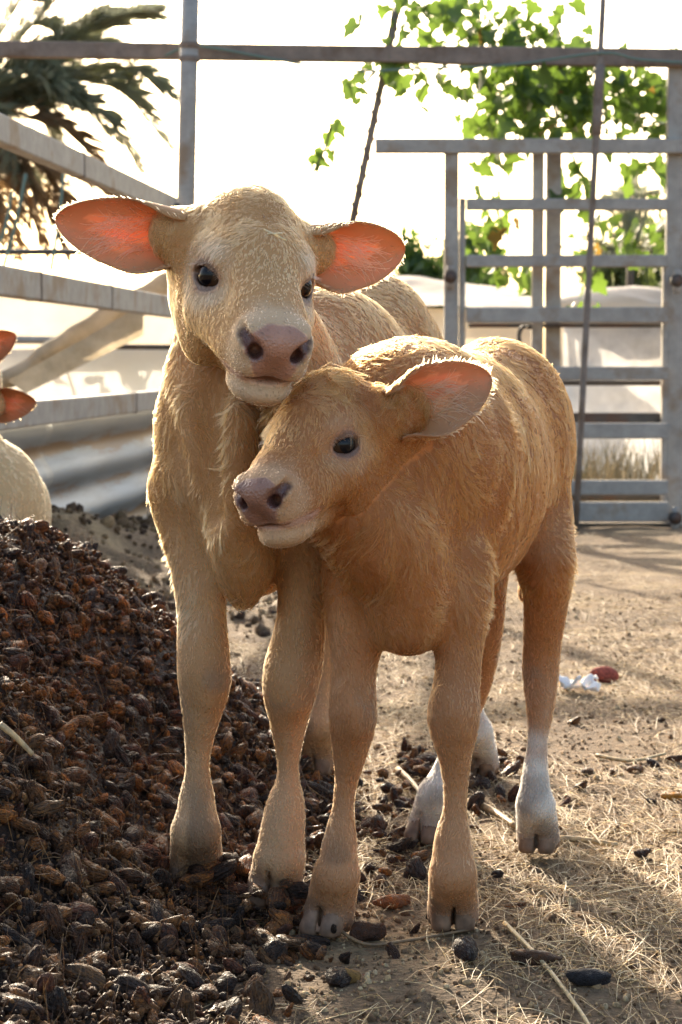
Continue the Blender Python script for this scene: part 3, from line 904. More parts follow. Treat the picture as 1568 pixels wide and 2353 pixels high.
def far(x, y, d):
    p_ = P(x, y, d); return (p_[0], p_[1], -0.1)
branchy_tree('leafy_tree', far(1010, 700, 24), 2.1, .62, 3600, .13, M_TREE, 'green tree standing behind the rump of the larger calf, left of the gate', 1)
branchy_tree('leafy_tree', far(1120, 700, 27), 1.9, .62, 2600, .13, M_TREE, 'green tree seen through the left bars of the gate', 2)
branchy_tree('leafy_tree', far(1440, 700, 23), 2.1, .75, 4200, .13, M_TREE2, 'dusty olive tree seen through the right bars of the gate', 3)
branchy_tree('leafy_tree', far(1600, 700, 25), 2.4, .8, 3600, .13, M_TREE2, 'dusty olive tree past the right edge of the gate', 4)

# ---- palms
M_FROND = leaf_material('palm_leaflet', (.26, .285, .21), (.36, .38, .29), (.42, .44, .30), .6, .4)
M_DEAD = leaf_material('dead_palm_leaflet', (.22, .155, .09), (.34, .24, .14), (.40, .26, .12), .45, .7)
def frond(parent, a, m, tip, n_l, ll, mat_, w_=.028, seed=0, name='frond'):
    """a feather frond from a over m to tip: rib and narrow leaflets"""
    r_ = np.random.default_rng(seed)
    sp = spline([a, m, tip], 16)
    V_, F_ = curve_tube(sp, np.linspace(.028, .006, len(sp)), 5)
    V_ = [V_]; F_ = [list(f_) for f_ in F_]; o_ = len(V_[0])
    tg = norm(np.gradient(sp, axis=0))
    for k in range(n_l):
        t = .12 + .88 * k / n_l
        i = min(int(t * (len(sp) - 1)), len(sp) - 1)
        p0 = sp[i]
        sd = norm(np.cross(tg[i], (0, 0, 1)))
        upn = np.cross(sd, tg[i])
        for s_ in (-1, 1):
            L_ = ll * (math.sin(math.pi * min(1, .18 + t * .80)) ** .7) * r_.uniform(.75, 1.15)
            dr = norm(tg[i] * r_.uniform(.55, .95) + sd * s_ * r_.uniform(.5, .9) + upn * r_.uniform(-.1, .45))
            wv = norm(np.cross(dr, upn + .3 * sd)) * w_ * .5
            mid = p0 + dr * L_ * .5; end = p0 + dr * L_ + np.array([0, 0, -.22 * L_ * r_.uniform(.2, 1.2)])
            V_.append(np.array([p0 - wv * .5, p0 + wv * .5, mid + wv, end, mid - wv]))
            F_.append([o_, o_ + 1, o_ + 2, o_ + 3, o_ + 4]); o_ += 5
    return mesh_obj(name, np.vstack(V_), F_, mat_, parent, smooth=False)
D2 = 30.0
palm = empty('date_palm', far(-110, 700, D2))
tag(palm, 'date palm with drooping grey green fronds at the upper left', 'palm')
tb = np.array(far(-110, 700, D2)); crown = P(-90, 250, D2)
V_, F_ = curve_tube(np.linspace(tb, crown, 14), .28 + .03 * (np.arange(14) % 2), 12)
mesh_obj('trunk', V_, F_, M_BARK, palm)
FR = [((40, 110), (210, 60), (372, 18)), ((40, 60), (120, 10), (190, -20)), ((0, 160), (150, 70), (240, 30)), ((60, 180), (250, 150), (408, 225)), ((40, 200), (230, 190), (400, 345)), ((30, 230), (200, 240), (330, 400)),
      ((20, 260), (150, 290), (270, 440)), ((-20, 150), (60, 120), (140, 165)), ((-40, 80), (20, 30), (90, -10)), ((-150, 150), (-260, 60), (-420, 60)), ((-150, 200), (-300, 190), (-460, 330)), ((-130, 230), (-250, 290), (-360, 460)),
      ((-60, 60), (-40, -80), (30, -180)), ((-120, 60), (-200, -60), (-300, -120)), ((10, 300), (90, 360), (140, 500)), ((-20, 180), (90, 190), (190, 250)), ((0, 40), (90, -60), (220, -90)), ((50, 130), (180, 110), (300, 130)),
      ((0, 0), (70, 60), (170, 120)), ((0, 0), (130, 200), (280, 330)), ((0, 0), (60, 230), (130, 330)), ((0, 0), (40, 150), (90, 230)), ((0, 0), (100, 20), (130, -30)), ((0, 0), (20, 280), (60, 420)), ((0, 0), (190, 170), (340, 250))]
for k, (a_, m_, t_) in enumerate(FR):
    dd = random.uniform(-.7, .7)
    frond(palm, crown + (0, 0, 0.02 * k % .1), P(*m_, D2 + dd * .6), P(*t_, D2 + dd), 130, .90, M_DEAD if k in (6, 14, 11) else M_FROND, .022, k)
for k, (mx_, my_, tx_, ty_) in enumerate([(-20, 380, 40, 600), (20, 380, 110, 590), (60, 400, 160, 600), (90, 380, 215, 570), (-60, 400, -40, 640), (120, 360, 290, 480), (-140, 400, -180, 620)]):
    frond(palm, crown + (0, 0, -.08), P(mx_, my_, D2 - .2), P(tx_, ty_, D2 - .3 + .1 * k), 80, .80, M_DEAD, .05, 40 + k, 'dead_frond')
fp = empty('distant_palm', far(1440, 700, 19)); tag(fp, 'small distant palm fan seen through the gate', 'palm')
c2 = P(1450, 600, 19)
V_, F_ = curve_tube(np.linspace(np.array(far(1440, 700, 19)), c2, 6), .035, 9)
mesh_obj('trunk', V_, F_, M_BARK, fp)
for k, (tx_, ty_) in enumerate([(1380, 470), (1400, 450), (1420, 440), (1445, 430), (1470, 430), (1500, 440), (1520, 460), (1560, 500), (1570, 540), (1350, 500), (1340, 540), (1370, 590), (1530, 590)]):
    frond(fp, c2, P((1450 + tx_) / 2, min(580, ty_ + 30) , 19), P(tx_, ty_, 19 + random.uniform(-.3, .3)), 40, .24, M_FROND, .012, 70 + k)

# ---- plastic sheets, tarps
def plastic(name, c1, c2, tw=.5, rough=.45, sc=1.6):
    m, n, l, b = mat(name)
    tc = node(n, 'ShaderNodeTexCoord')
    nz = node(n, 'ShaderNodeTexNoise', i_Scale=sc, i_Detail=6.0, i_Roughness=.62)
    l.new(tc.outputs['Object'], nz.inputs['Vector'])
    r = ramp(n, [(.36, c1), (.6, c2)]); l.new(nz.outputs[0], r.inputs[0]); l.new(r.outputs[0], b.inputs['Base Color'])
    b.inputs['Roughness'].default_value = rough
    tr = node(n, 'ShaderNodeBsdfTranslucent'); l.new(r.outputs[0], tr.inputs['Color'])
    mx = node(n, 'ShaderNodeMixShader'); mx.inputs[0].default_value = tw
    l.new(b.outputs[0], mx.inputs[1]); l.new(tr.outputs[0], mx.inputs[2]); l.new(mx.outputs[0], n['Material Output'].inputs['Surface'])
    bp = node(n, 'ShaderNodeBump', i_Strength=.5, i_Distance=.03); l.new(nz.outputs[0], bp.inputs['Height']); l.new(bp.outputs[0], b.inputs['Normal'])
    return m
M_WHITE = plastic('white_plastic_sheet', (.72, .70, .66), (.84, .83, .80), .36)
M_CREAM = plastic('cream_tarp', (.66, .57, .44), (.76, .67, .53), .34)
M_TAN = plastic('tan_shade_net', (.42, .34, .23), (.58, .48, .34), .45, .8, 6.0)
M_GREYP = plastic('stained_plastic', (.40, .38, .35), (.82, .80, .76), .42)
def sheet(name, corners, nu, nv, amp, m_, parent, sc=2.0, seed=0, thick=.004, sag=0.0):
    """a hanging sheet between four corners (tl, tr, br, bl), with folds"""
    tl, tr_, br, bl = [np.array(c_, float) for c_ in corners]
    u, v = np.meshgrid(np.linspace(0, 1, nu), np.linspace(0, 1, nv), indexing='ij')
    u, v = u.ravel()[:, None], v.ravel()[:, None]
    p_ = (tl * (1 - u) + tr_ * u) * (1 - v) + (bl * (1 - u) + br * u) * v
    nr = norm(np.cross(tr_ - tl, bl - tl))
    q = p_.copy()
    f_ = noise(q * (1, 1, .35), sc, seed) + .5 * noise(q * (1, 1, .5), sc * 2.3, seed + 1) + .25 * noise(q, sc * 6, seed + 2)
    p_ = p_ + nr * (f_[:, None] * amp)
    p_[:, 2] -= (sag * np.sin(u * math.pi) * (1 - v)).ravel()
    idx = np.arange(nu * nv).reshape(nu, nv)
    F_ = np.stack([idx[:-1, :-1], idx[1:, :-1], idx[1:, 1:], idx[:-1, 1:]], -1).reshape(-1, 4)
    o = mesh_obj(name, p_, F_, m_, parent)
    return o
def gpt(x, d): p_ = P(x, 1000, d); return np.array([p_[0], p_[1], -.03])
# left: white sheeting on a pipe frame behind the fence
sh = empty('plastic_shelter', (*P(150, 900, 12.5)[:2], 0))
tag(sh, 'white and cream plastic sheeting hung on pipes behind the left fence', 'shelter')
sheet('white_sheet', [P(-420, 800, 12.6), P(500, 790, 12.6), gpt(500, 12.6), gpt(-420, 12.6)], 90, 50, .035, M_WHITE, sh, 2.0, 11, sag=.02)
sheet('cream_sheet', [P(-420, 655, 12.9), P(470, 690, 12.9), P(470, 800, 12.9), P(-420, 815, 12.9)], 80, 24, .03, M_CREAM, sh, 2.4, 12)
tube('pipe', P(-420, 577, 12.4), P(520, 580, 12.4), wpx(7, 12.4), M_DARK, sh, 8)
tube('pipe', P(-420, 775, 12.45), P(200, 783, 12.45), wpx(9, 12.4), M_GALV, sh, 8)
tube('pipe', P(230, 797, 12.4), P(520, 798, 12.4), wpx(6, 12.4), M_DARK, sh, 8)
for x in (-300, 470):
    q_ = P(x, 560, 12.5); tube('pipe_post', np.array([q_[0], q_[1], -.03]), q_, .025, M_DARK, sh, 8)
net = empty('rolled_shade_net', P(160, 800, 12.1))
tag(net, 'sagging roll of tan shade net slung diagonally across the white sheeting', 'net')
sp = spline([P(-120, 930, 12.2), P(30, 868, 12.15), P(170, 775, 12.1), P(300, 705, 12.1), P(400, 655, 12.15)], 12)
V_, F_ = curve_tube(sp, np.interp(np.linspace(0, 1, len(sp)), [0, .4, .75, 1], [.04, .06, .085, .08]), 16)
V_ = V_ + .018 * noise3(V_, 9, 21)
mesh_obj('roll', V_, F_, M_TAN, net)
sheet('hem', [P(20, 875, 12.0), P(330, 700, 12.0), P(330, 770, 12.0), P(60, 905, 12.0)], 40, 8, .03, M_TAN, net, 5, 31)
# corrugated sheets low along the left fence
M_CORR, n, l, b = mat('rusty_corrugated_sheet')
tc = node(n, 'ShaderNodeTexCoord')
nz = node(n, 'ShaderNodeTexNoise', i_Scale=4.0, i_Detail=6.0, i_Roughness=.7)
mp = node(n, 'ShaderNodeMapping'); mp.inputs['Scale'].default_value = (1, .25, 3.2)
l.new(tc.outputs['Object'], mp.inputs[0]); l.new(mp.outputs[0], nz.inputs['Vector'])
r = ramp(n, [(.40, (.34, .37, .38)), (.56, (.27, .28, .28)), (.66, (.23, .14, .07))])
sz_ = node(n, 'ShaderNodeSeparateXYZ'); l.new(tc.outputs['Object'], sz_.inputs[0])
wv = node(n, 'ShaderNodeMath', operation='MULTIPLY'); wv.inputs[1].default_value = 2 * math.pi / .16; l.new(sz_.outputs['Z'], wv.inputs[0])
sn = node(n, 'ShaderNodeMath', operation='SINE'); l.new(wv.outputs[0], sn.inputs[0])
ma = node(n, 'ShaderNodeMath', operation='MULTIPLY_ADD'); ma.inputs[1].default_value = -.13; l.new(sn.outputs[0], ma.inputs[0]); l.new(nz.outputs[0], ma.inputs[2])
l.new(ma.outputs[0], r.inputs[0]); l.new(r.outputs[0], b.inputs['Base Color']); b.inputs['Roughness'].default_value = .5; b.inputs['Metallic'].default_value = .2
co = empty('corrugated_sheet', (*fence_pt(8.5, 0)[:2], 0))
tag(co, 'blue grey rusty corrugated metal sheets low along the left fence', 'metal sheet')
for k, (d0, d1) in enumerate(((4.6, 7.4), (7.35, 10.15))):
    zz_ = np.linspace(-.05, .55, 90); dd_ = np.linspace(d0, d1, 24)
    Dm, Zm = np.meshgrid(dd_, zz_, indexing='ij')
    xo = -1.53 + .081 * Dm - .06 + .018 * np.sin(Zm * 2 * math.pi / .16) - .012 * k
    pv_ = np.stack([xo.ravel(), Dm.ravel(), Zm.ravel()], 1)
    pv_[:, 0] += .012 * noise(pv_, 2, 33)
    idx = np.arange(Dm.size).reshape(Dm.shape)
    o = mesh_obj('sheet_panel', pv_, np.stack([idx[:-1, :-1], idx[1:, :-1], idx[1:, 1:], idx[:-1, 1:]], -1).reshape(-1, 4), M_CORR, co)
    o.modifiers.new('thickness', 'SOLIDIFY').thickness = .002
# right: low shelters and a wrapped heap behind the gate
sr = empty('tarp_shelter', (*P(1090, 900, 14)[:2], 0))
tag(sr, 'low cream tarp shelter behind the left half of the gate', 'shelter')
sheet('wall_sheet', [P(905, 706, 13.9), P(1236, 716, 13.9), gpt(1236, 13.9), gpt(905, 13.9)], 50, 30, .03, M_CREAM, sr, 2.2, 41)
sheet('roof_sheet', [P(905, 640, 15.0), P(1236, 672, 15.0), P(1240, 715, 13.8), P(900, 704, 13.8)], 40, 24, .03, M_CREAM, sr, 1.8, 42)
for x in (915, 1228):
    q_ = P(x, 716, 14.0); tube('pole', np.array([q_[0], q_[1], -.03]), q_, .03, M_DARK, sr, 8)
hp = empty('wrapped_heap', (*P(1400, 900, 13)[:2], 0))
tag(hp, 'stained white plastic sheets wrapped round a heap behind the right half of the gate', 'wrapped heap')
sheet('front_sheet', [P(1296, 745, 12.9), P(1640, 735, 12.9), gpt(1640, 12.7), gpt(1290, 12.7)], 70, 50, .05, M_GREYP, hp, 2.6, 51)
sheet('side_sheet', [P(1256, 700, 13.6), P(1320, 740, 13.0), gpt(1316, 13.0), gpt(1252, 13.6)], 20, 40, .03, M_CREAM, hp, 2.5, 52)
v_, f_ = ICO3
v2 = v_ * (1 + .18 * noise(v_, 1.6, 3) + .10 * noise(v_, 4, 4))[:, None] * (.42, .30, .13) + P(1410, 712, 13.1)
mesh_obj('bulging_top', v2, f_, M_CREAM, hp)
for x in (1262, 1560):
    q_ = P(x, 706, 13.2); tube('stake', np.array([q_[0], q_[1], -.03]), q_, .022, M_BROWN, hp, 8)
# dry brush at its foot
bl_n = 1500
bx_ = rng.uniform(1240, 1640, bl_n); bd = rng.uniform(11.0, 12.5, bl_n)
bp_ = np.array([gpt(x, d) for x, d in zip(bx_, bd)])
blade = np.array([(-.012, 0, 0), (.012, 0, 0), (.03, .0, .5), (.10, 0, 1.0), (.01, 0, .5)])
Rz_ = rots(bl_n, .28)
brush = swarm('dry_grass', [blade, blade * (-1, 1, 1)], np.array([[0, 1, 2, 3, 4]]), bp_, Rz_, rng.uniform(.10, .42, bl_n), np.array([(.42, .33, .18), (.34, .25, .13), (.26, .22, .11), (.5, .4, .24)])[rng.integers(0, 4, bl_n)], M_STRAW)
tag(brush, 'dry grass and brush at the foot of the wrapped heap', 'dry grass', kind='stuff')
# cords hanging from the palm side
for k, (x0, y0, x1, y1) in enumerate(((60, 400, 10, 610), (148, 380, 118, 620), (28, 440, 0, 560))):
    V_, F_ = curve_tube(spline([P(x0, y0, 12.2), P((x0 + x1) / 2 + 4, (y0 + y1) / 2, 12.2), P(x1, y1, 12.2)], 6), .010, 5)
    o = mesh_obj('hanging_cord', V_, F_, M_CORD)
    tag(o, ('thick pale cord hanging leftmost in front of the palm', 'pale cord hanging in front of the palm, nearest the calf ear', 'short pale cord hanging at the left edge of the picture')[k], 'cord')
# leaves of a bush behind the white sheeting: their shade falls through it
bush = empty('bush', (*P(300, 900, 13.6)[:2], 0)); tag(bush, 'leafy bush growing behind the white sheeting, shading it', 'bush')
for k in range(5):
    b0 = gpt(150 + 60 * k, 12.95 + .05 * k); tp = P(130 + 75 * k, 800 + 30 * (k % 2), 12.95)
    sp = spline([b0, (b0 + tp) / 2 + (.1, 0, 0), tp], 8)
    V_, F_ = curve_tube(sp, .010, 5); mesh_obj('stem', V_, F_, M_STEM, bush)
    for _ in range(14):
        leaf(sp[random.randrange(5, len(sp))] + np.random.default_rng(k * 50 + _).normal(0, .09, 3) * (1, .4, 1), random.uniform(.09, .17), bush)
print('leaves', leaf_n)
# ================================================================= the calves
def skin_material(name):
    m, n, l, b = mat(name)
    a = node(n, 'ShaderNodeAttribute', attribute_name='Col')
    wet = node(n, 'ShaderNodeAttribute', attribute_name='Wet')
    tc = node(n, 'ShaderNodeTexCoord')
    nz = node(n, 'ShaderNodeTexNoise', i_Scale=260.0, i_Detail=3.0)
    l.new(tc.outputs['Object'], nz.inputs['Vector'])
    nz2 = node(n, 'ShaderNodeTexVoronoi', i_Scale=330.0)
    l.new(tc.outputs['Object'], nz2.inputs['Vector'])
    add = node(n, 'ShaderNodeMath', operation='ADD')
    l.new(nz.outputs[0], add.inputs[0]); l.new(nz2.outputs['Distance'], add.inputs[1])
    bp = node(n, 'ShaderNodeBump', i_Strength=0.7, i_Distance=0.0014)
    l.new(add.outputs[0], bp.inputs['Height']); l.new(bp.outputs[0], b.inputs['Normal'])
    l.new(a.outputs['Color'], b.inputs['Base Color'])
    mr = node(n, 'ShaderNodeMapRange')
    mr.inputs['To Min'].default_value = 0.75; mr.inputs['To Max'].default_value = 0.24
    l.new(wet.outputs['Fac'], mr.inputs['Value']); l.new(mr.outputs[0], b.inputs['Roughness'])
    b.inputs['Subsurface Weight'].default_value = 0.12
    b.inputs['Subsurface Radius'].default_value = (0.006, 0.003, 0.0015)
    b.inputs['Subsurface Scale'].default_value = 1.0
    return m

def ear_material(name):
    m, n, l, b = mat(name)
    a = node(n, 'ShaderNodeAttribute', attribute_name='Col')
    wet = node(n, 'ShaderNodeAttribute', attribute_name='Wet')
    tr = node(n, 'ShaderNodeBsdfTranslucent')
    tr.inputs['Color'].default_value = (1.0, 0.36, 0.16, 1)
    mx = node(n, 'ShaderNodeMixShader')
    mr = node(n, 'ShaderNodeMapRange')
    mr.inputs['To Min'].default_value = 0.17; mr.inputs['To Max'].default_value = 0.55
    l.new(wet.outputs['Fac'], mr.inputs['Value']); l.new(mr.outputs[0], mx.inputs[0])
    l.new(a.outputs['Color'], b.inputs['Base Color'])
    b.inputs['Roughness'].default_value = 0.6
    l.new(b.outputs[0], mx.inputs[1]); l.new(tr.outputs[0], mx.inputs[2])
    l.new(mx.outputs[0], n['Material Output'].inputs['Surface'])
    return m

def hair_material(name):
    m = bpy.data.materials.new(name)
    m.use_nodes = True
    n, l = m.node_tree.nodes, m.node_tree.links
    n.remove(n['Principled BSDF'])
    a = node(n, 'ShaderNodeAttribute', attribute_name='Col')
    h = node(n, 'ShaderNodeBsdfHairPrincipled')
    h.model = 'CHIANG'
    h.parametrization = 'COLOR'
    h.inputs['Roughness'].default_value = 0.5
    h.inputs['Radial Roughness'].default_value = 0.55
    h.inputs['Random Roughness'].default_value = 0.3
    h.inputs['IOR'].default_value = 1.38
    l.new(a.outputs['Color'], h.inputs['Color'])
    l.new(h.outputs[0], n['Material Output'].inputs['Surface'])
    return m

M_SKIN, M_EAR, M_HAIR = skin_material('calf_skin'), ear_material('calf_ear_skin'), hair_material('calf_hair')

M_EYE, n, l, b = mat('calf_eyeball')
tc = node(n, 'ShaderNodeTexCoord')
sep = node(n, 'ShaderNodeSeparateXYZ')
l.new(tc.outputs['Object'], sep.inputs[0])
rp = ramp(n, [(0.0, (0.10, 0.06, 0.05)), (0.58, (0.07, 0.035, 0.018)), (0.80, (0.045, 0.020, 0.010)), (0.86, (0.004, 0.004, 0.006))])
l.new(sep.outputs['Z'], rp.inputs[0])                 # the eyeball's own z axis looks out of the head
l.new(rp.outputs[0], b.inputs['Base Color'])
b.inputs['Roughness'].default_value = 0.07
b.inputs['Specular IOR Level'].default_value = 0.25
M_HOOF, n, l, b = mat('calf_hoof')
tc = node(n, 'ShaderNodeTexCoord')
nz = node(n, 'ShaderNodeTexNoise', i_Scale=60.0, i_Detail=5.0)
l.new(tc.outputs['Object'], nz.inputs['Vector'])
rp = ramp(n, [(0.3, (0.10, 0.055, 0.032)), (0.7, (0.26, 0.155, 0.095))])
l.new(nz.outputs[0], rp.inputs[0]); l.new(rp.outputs[0], b.inputs['Base Color'])
b.inputs['Roughness'].default_value = 0.6
bp = node(n, 'ShaderNodeBump', i_Strength=0.5, i_Distance=0.002)
l.new(nz.outputs[0], bp.inputs['Height']); l.new(bp.outputs[0], b.inputs['Normal'])

EYE_C = np.array([0.008, 0.0430, 0.003])
EYE_R = 0.0205
def eye_axis(sg):
    return norm([0.50, sg * 0.84, 0.12])

def head_prims(f, cfg):
    """the head in its own frame: x to the nose, y to the animal's left, z to the crown"""
    e = f.ell
    e((-0.052, 0, 0.004), (0.080, 0.062, 0.066), 0.01)                 # cranium
    e((-0.010, 0, 0.016), (0.080, 0.052, 0.048), 0.03)                 # forehead
    e((-0.074, 0, 0.050), (0.046, 0.041, 0.035), 0.035)                 # poll
    e((0.060, 0, -0.010), (0.085, 0.043, 0.040), 0.03)                 # nose bridge
    f.cone((0.030, 0, -0.018), 0.049, (0.125, 0, -0.028), 0.038, 0.025)
    for s in (-1, 1):
        e((-0.002, s * 0.037, 0.014), (0.036, 0.023, 0.026), 0.02)      # orbit
        f.cone((0.026, s * 0.040, 0.024), 0.011, (-0.022, s * 0.054, 0.024), 0.013, 0.012)   # brow ridge
        f.cone((0.030, s * 0.040, -0.022), 0.012, (-0.025, s * 0.054, -0.024), 0.012, 0.012)  # cheek bone
        e((-0.042, s * 0.039, -0.052), (0.068, 0.031, 0.062), 0.03)    # cheek
        e((0.062, s * 0.060, 0.004), (0.036, 0.020, 0.016), 0.02, sub=True)   # hollow before the eye
        f.cone((0.010, s * 0.044, -0.036), 0.025, (0.105, s * 0.028, -0.046), 0.021, 0.02)   # cheek ridge to the lips
        e((0.134, s * 0.020, -0.041), (0.038, 0.022, 0.026), 0.014)    # upper lip pads
        e((0.151, s * 0.026, -0.015), (0.028, 0.016, 0.021), 0.010)    # nostril wings
        f.cone((-0.085, s * 0.050, 0.014), 0.036, (-0.100, s * 0.074, 0.018), 0.026, 0.03)  # root of the ear
    e((0.150, 0, -0.016), (0.033, 0.030, 0.026), 0.014)                # nose
    f.cone((-0.030, 0, -0.086), 0.028, (0.095, 0, -0.072), 0.023, 0.022)                    # lower jaw
    e((0.113, 0, -0.079), (0.042, 0.034, 0.020), 0.010)                # chin
    # mouth line
    op = cfg.get('mouth', 0.003)
    e((0.165, 0, -0.0612), (0.034, 0.030, op), 0.004, sub=True)
    for s in (-1, 1):
        f.cone((0.150, s * 0.030, -0.061), 0.0028, (0.098, s * 0.046, -0.058), 0.002, 0.004, sub=True)
        # nostril: a comma, wide inside and drawn out to the side
        f.cone((0.188, s * 0.0250, -0.024), 0.0100, (0.150, s * 0.019, -0.028), 0.005, 0.005, sub=True)
        f.cone((0.177, s * 0.0290, -0.019), 0.0090, (0.150, s * 0.0415, -0.004), 0.0064, 0.005, sub=True)
        # eye: lids round the ball, then the ball's own room
        o = eye_axis(s)
        c = EYE_C * (1, s, 1)
        u = norm(np.cross((0, 0, 1), o)); v = np.cross(o, u)
        ring = []
        for k in range(18):
            a = 2 * math.pi * k / 18
            ring.append(c + o * (0.0118 - 0.004 * abs(math.cos(a)) ** 2) + u * 0.0228 * math.cos(a) + v * (0.0094 if math.sin(a) > 0 else 0.0116) * math.sin(a))
        for k in range(18):
            lid = 0.0062 if 0 < k < 9 else 0.0050
            f.cone(ring[k], lid, ring[(k + 1) % 18], lid, 0.006)
        e(c, (EYE_R + 0.0006,) * 3, 0.002, sub=True)
        A = np.stack([u, v, o])
        e(c + o * 0.016 - v * 0.0012, (0.0205, 0.0086, 0.011), 0.003, A, sub=True)
        f.cone(c + o * 0.016 + u * 0.016 * s - v * 0.002, 0.0022, c + o * 0.011 + u * 0.026 * s - v * 0.006, 0.0016, 0.004, sub=True)   # tear corner

def ear_mesh(b, tip, face, W, roll_base=1.9, roll_tip=0.75, ns=34, nt_=22, droop=0.0):
    b, tip = np.array(b), np.array(tip)
    e1 = norm(tip - b); L = np.linalg.norm(tip - b)
    e3 = norm(np.array(face) - e1 * (np.array(face) @ e1)); e2 = np.cross(e3, e1)
    s = np.linspace(0, 1, ns)[:, None]; t = np.linspace(-1, 1, nt_)[None]
    s = 1 - (1 - s) ** 1.35
    f = (0.70 + 0.30 * sst(0.02, 0.40, s)) * np.maximum(0.0, 1 - (np.maximum(s - 0.36, 0) / 0.64) ** 1.8) ** 0.62
    wd = W / 2 * f + 0.0006
    A = roll_base + (roll_tip - roll_base) * sst(0.04, 0.60, s)
    rho = wd / np.sin(np.minimum(A, math.pi / 2))
    x, z = rho * np.sin(t * A), rho * (1 - np.cos(t * A))
    z = z - 0.45 * rho * (1 - np.cos(A)) + 0.012 * np.sin(s * math.pi) - droop * s * s
    inner = b + e1 * (L * s)[..., None] + e2 * x[..., None] + e3 * z[..., None]
    du = np.gradient(inner, axis=0); dv = np.gradient(inner, axis=1)
    nn = norm(np.cross(du, dv))
    nn = np.where((nn @ e3)[..., None] < 0, -nn, nn) if False else nn
    if (nn[ns // 2, nt_ // 2] @ e3) < 0:
        nn = -nn
    th = 0.0055 * (1 - 0.72 * np.abs(t) ** 2) * (1 - 0.5 * s) + 0.0008
    outer = inner - nn * th[..., None]
    V = np.vstack([inner.reshape(-1, 3), outer.reshape(-1, 3)])
    N = ns * nt_
    F = []
    for i in range(ns - 1):
        for j in range(nt_ - 1):
            q = [i * nt_ + j, (i + 1) * nt_ + j, (i + 1) * nt_ + j + 1, i * nt_ + j + 1]
            F.append(q); F.append([N + k for k in q[::-1]])
        for j in (0, nt_ - 1):
            q = [i * nt_ + j, N + i * nt_ + j, N + (i + 1) * nt_ + j, (i + 1) * nt_ + j]
            F.append(q if j == 0 else q[::-1])
    for j in range(nt_ - 1):
        a = (ns - 1) * nt_ + j
        F.append([a, a + N, a + N + 1, a + 1])
    F = np.array(F)
    fn = np.cross(V[F[0][2]] - V[F[0][0]], V[F[0][3]] - V[F[0][1]])
    if fn @ nn[0, 0] < 0:
        F = F[:, ::-1]
    S_ = np.broadcast_to(s, (ns, nt_)).reshape(-1); T_ = np.broadcast_to(t, (ns, nt_)).reshape(-1)
    info = dict(s=np.tile(S_, 2), t=np.tile(T_, 2), inside=np.r_[np.ones(N), np.zeros(N)], e1=e1, e2=e2, e3=e3)
    return V, F, info

def add_curves(name, pos, rad, col, parent):
    """pos (n,k,3) rad (n,k) col (n,3): one hair curves object"""
    n_, k_ = pos.shape[:2]
    cd = bpy.data.hair_curves.new(name)
    cd.add_curves([k_] * n_)
    cd.points.foreach_set('position', np.ascontiguousarray(pos, np.float32).ravel())
    if 'radius' not in cd.attributes:
        cd.attributes.new('radius', 'FLOAT', 'POINT')
    cd.attributes['radius'].data.foreach_set('value', np.ascontiguousarray(rad, np.float32).ravel())
    at = cd.attributes.new('Col', 'FLOAT_COLOR', 'CURVE')
    c4 = np.ones((n_, 4), np.float32); c4[:, :3] = col
    at.data.foreach_set('color', c4.ravel())
    cd.materials.append(M_HAIR)
    o = bpy.data.objects.new(name, cd)
    C.objects.link(o)
    o.parent = parent
    o.matrix_parent_inverse = Matrix.Translation(-parent.location)
    return o

def scatter(V, F, den, n_):
    """n points on the quads, weighted by area and the density at the vertices"""
    T = np.vstack([F[:, [0, 1, 2]], F[:, [0, 2, 3]]])
    ar = np.linalg.norm(np.cross(V[T[:, 1]] - V[T[:, 0]], V[T[:, 2]] - V[T[:, 0]]), axis=1) / 2
    wt = ar * den[T].mean(1)
    tot = wt.sum()
    ti = np.searchsorted(np.cumsum(wt), rng.random(n_) * tot)
    ti = np.minimum(ti, len(T) - 1)
    u, v = rng.random(n_), rng.random(n_)
    fl = u + v > 1
    u[fl], v[fl] = 1 - u[fl], 1 - v[fl]
    return T[ti], np.stack([1 - u - v, u, v], 1)

